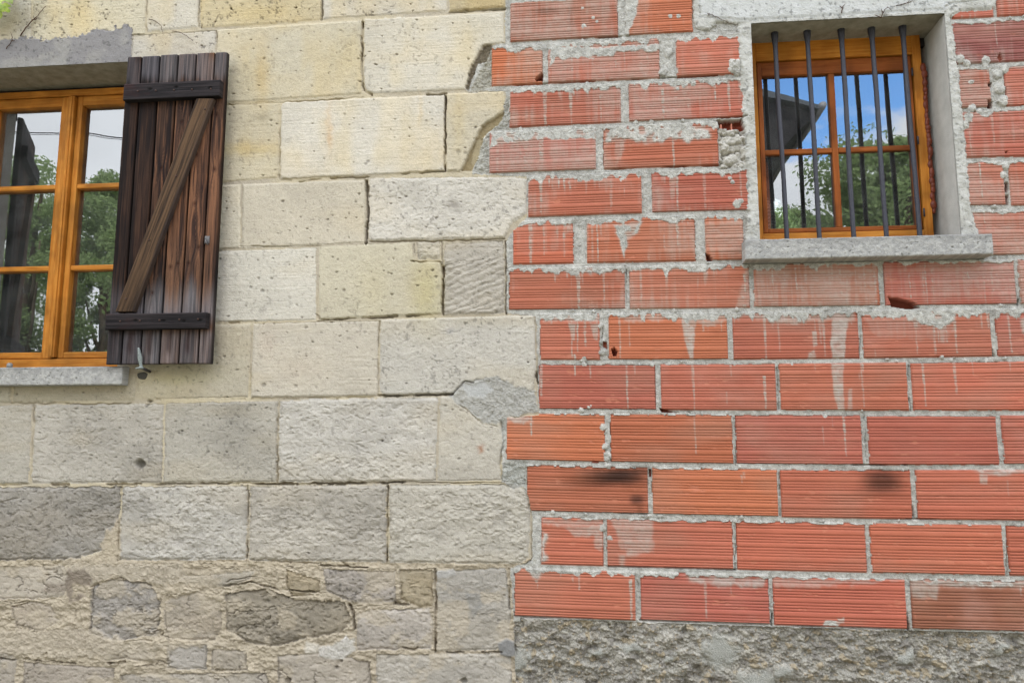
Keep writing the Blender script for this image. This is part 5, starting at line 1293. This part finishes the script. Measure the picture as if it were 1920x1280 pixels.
twigs('dead_stem', 'dark little dead stem stuck on the pale lintel above the second bar', [[(1578,24),(1580,14),(1584,8)],[(1580,16),(1574,12)]], .0022, -.018)

# ------------------------------------------------------------------ what the panes mirror: ground, trees, a neighbouring house, wires
def structure(o): o['kind'] = 'structure'
bm = bmesh.new(); bm_box(bm, -120, 120, -160, 8, -.4, 0.0)
structure(bm_obj('ground', bm, mat_plain('gravel_and_grass', (.17, .165, .12), .95, .1, 3, .3, 40, .01)))
m_fol = mat_plain('foliage', (.19, .27, .10), .8, .1, .9, .3, 20, .001, col2=(.30, .39, .19))
_t = m_fol.node_tree; _b = _t.nodes['Principled BSDF']; _tr = N('ShaderNodeBsdfTranslucent', _t); _mx = N('ShaderNodeMixShader', _t); _mx.inputs[0].default_value = .45
_t.links.new(_b.inputs['Base Color'].links[0].from_socket, _tr.inputs[0]); _t.links.new(_b.outputs[0], _mx.inputs[1]); _t.links.new(_tr.outputs[0], _mx.inputs[2])
_t.links.new(_mx.outputs[0], [n for n in _t.nodes if n.type == 'OUTPUT_MATERIAL'][0].inputs[0])
m_bark = mat_plain('bark', (.09, .07, .05), .9, .1, 8, .3)
def virt(px, py, yv, d_):
    x, z = at(px, py, yv); return Vector((x, 2*(d_+.03)-yv, z))
def tree(name, label, base, height, rad, seed, n=5200, leaf=.17, crown_lo=.12):
    rg = random.Random(seed); nr = np.random.RandomState(seed)
    t = thing(name, label, 'tree', base, 'trees mirrored in the panes'); bpy.context.view_layer.update()
    bm = bmesh.new(); H_ = height
    tube(bm, [base, base+Vector((.1, 0, H_*.3)), base+Vector((-.1, .1, H_*.6)), base+Vector((.1, 0, H_*.9))], [.22, .17, .10, .03], 8)
    for k in range(7):
        a = rg.uniform(0, 6.28); h0 = H_*rg.uniform(.25, .65); rr = rad*rg.uniform(.5, .8)
        tube(bm, [base+Vector((0, 0, h0)), base+Vector((math.cos(a)*rr*.5, math.sin(a)*rr*.5, h0+H_*.1)), base+Vector((math.cos(a)*rr, math.sin(a)*rr, h0+H_*.22))], [.08, .05, .02], 6)
    bm_obj('trunk', bm, m_bark, t, True)
    cl = []
    for k in range(95):
        u = rg.random()**.8; zc = crown_lo+(.97-crown_lo)*u
        pr = rad*math.sqrt(max(.02, 1-((zc-.5)/.55)**2)); a = rg.uniform(0, 6.28); q = pr*math.sqrt(rg.random())
        cl.append((math.cos(a)*q, math.sin(a)*q, zc*H_, rad*rg.uniform(.16, .34)))
    cl = np.array(cl); pick = nr.randint(0, len(cl), n); dirv = nr.normal(size=(n, 3)); dirv /= np.linalg.norm(dirv, axis=1)[:, None]
    pos = cl[pick, :3]+dirv*(cl[pick, 3]*nr.uniform(.55, 1.08, n))[:, None]*np.array([1, 1, .8])
    a1_ = nr.normal(size=(n, 3)); a1_ /= np.linalg.norm(a1_, axis=1)[:, None]; a2_ = np.cross(a1_, nr.normal(size=(n, 3))); a2_ /= np.linalg.norm(a2_, axis=1)[:, None]
    sz = (leaf*nr.uniform(.6, 1.3, n))[:, None]
    bs = np.array(base)
    V_ = np.stack([pos-a1_*sz, pos+a2_*sz*.5, pos+a1_*sz, pos-a2_*sz*.5], 1).reshape(-1, 3)+bs
    me = bpy.data.meshes.new('crown'); me.from_pydata(V_.tolist(), [], np.arange(4*n).reshape(-1, 4).tolist())
    link('crown', me, m_fol, t)
for i, (px_, py_, yv, dd, rad) in enumerate(((78,292,15,LW_D,1.5),(222,325,15.5,LW_D,1.3),(150,340,18,LW_D,2.6),(-40,300,19,LW_D,3.0),(350,290,13,LW_D,1.6),(1468,396,19,RW_D,1.4),(1522,388,17,RW_D,1.0),(1616,322,16,RW_D,.9),(1645,258,14,RW_D,1.25),(1690,238,13,RW_D,2.2),(1485,402,24,RW_D,2.2),(1760,262,15,RW_D,2.4),(1720,290,22,RW_D,2.8))):
    tp = virt(px_, py_, yv, dd)
    lab = ['leafy tree facing the casement window, its top against bright cloud', 'second leafy tree facing the casement window, beside the shutter', 'broad tree farther back across from the casement window', 'tree far left of the casement window', 'tree mirrored behind the shutter edge',
           'low tree beside the neighbouring house eave', 'slender tree mirrored in the lower left pane behind the bars', 'tree mirrored at the middle of the barred window', 'tree rising into the blue in the right panes', 'tall tree filling the right edge of the barred window', 'distant tree between house and garden trees', 'tree beyond the right edge of the barred window', 'distant broad tree behind the tall right one'][i]
    tree('leafy_tree', lab, Vector((tp.x, tp.y, 0)), tp.z, rad, 40+i, 34000 if i in (0, 1, 2, 4) else 24000, .052 if dd == LW_D else .058, .03)
# neighbouring house with a deep eave
hp = virt(1530, 207, 9.5, RW_D)
hx, hy, hz = hp.x, hp.y, hp.z
house = thing('neighbour_house', 'neighbouring house with dark slate roof and deep eave, mirrored in the barred window', 'house', (hx-3, hy-2, 0)); bpy.context.view_layer.update()
bm = bmesh.new(); bm_box(bm, hx-5.6, hx-.78, hy-4.5, hy-.1, 0, hz-.75); bm_obj('wall', bm, mat_plain('house_brick', C(120, 72, 56), .9, .1, 6, .2), house)
def extr(name, prof, y0, y1, mat):
    bm = bmesh.new(); f0 = [bm.verts.new((a, y0, b_)) for a, b_ in prof]; f1_ = [bm.verts.new((a, y1, b_)) for a, b_ in prof]
    bm.faces.new(f0); bm.faces.new(f1_[::-1])
    for k in range(len(prof)): bm.faces.new((f0[k], f0[(k+1) % len(prof)], f1_[(k+1) % len(prof)], f1_[k]))
    bm_obj(name, bm, mat, house)
extr('roof', [(hx, hz), (hx-3.2, hz+1.05), (hx-6.4, hz), (hx-6.4, hz-.06), (hx-3.2, hz+.80), (hx, hz-.06)], hy+.25, hy-5.2, mat_plain('slate', C(96, 104, 112), .6, .2, 30, .25, stretch=(1, 1, 3)))
extr('eaves', [(hx-.04, hz-.07), (hx-3.2, hz+.70), (hx-6.36, hz-.07), (hx-5.6, hz-.85), (hx-.80, hz-.85), (hx-.50, hz-.55)], hy+.12, hy-5.1, mat_plain('eaves_board', (.035, .034, .036), .8, .1, 12, .2))
bm = bmesh.new(); tube(bm, [(hx+.03, hy+.3, hz-.03), (hx+.03, hy-5.2, hz-.03)], .055, 8); bm_obj('gutter', bm, mat_plain('zinc', (.25, .26, .28), .5, .4), house, True)
# overhead wires across the garden
for (ya, yb) in ((243, 259), (247, 262)):
    a = virt(-60, ya-10, 12, LW_D); b_ = virt(420, yb+6, 12, LW_D)
    m_ = (a+b_)/2-Vector((0, 0, .12)); bm = bmesh.new()
    pts = [a*(1-t)**2+2*m_*t*(1-t)+b_*t*t for t in np.linspace(0, 1, 12)]
    tube(bm, pts, .014 if ya == 243 else .007, 6)
    o = bm_obj('overhead_wire', bm, m_shade_wire, None, True); o['label'] = 'thicker upper overhead wire mirrored in the casement window' if ya == 243 else 'thin lower overhead wire mirrored in the casement window'; o['category'] = 'wire'
print('done')
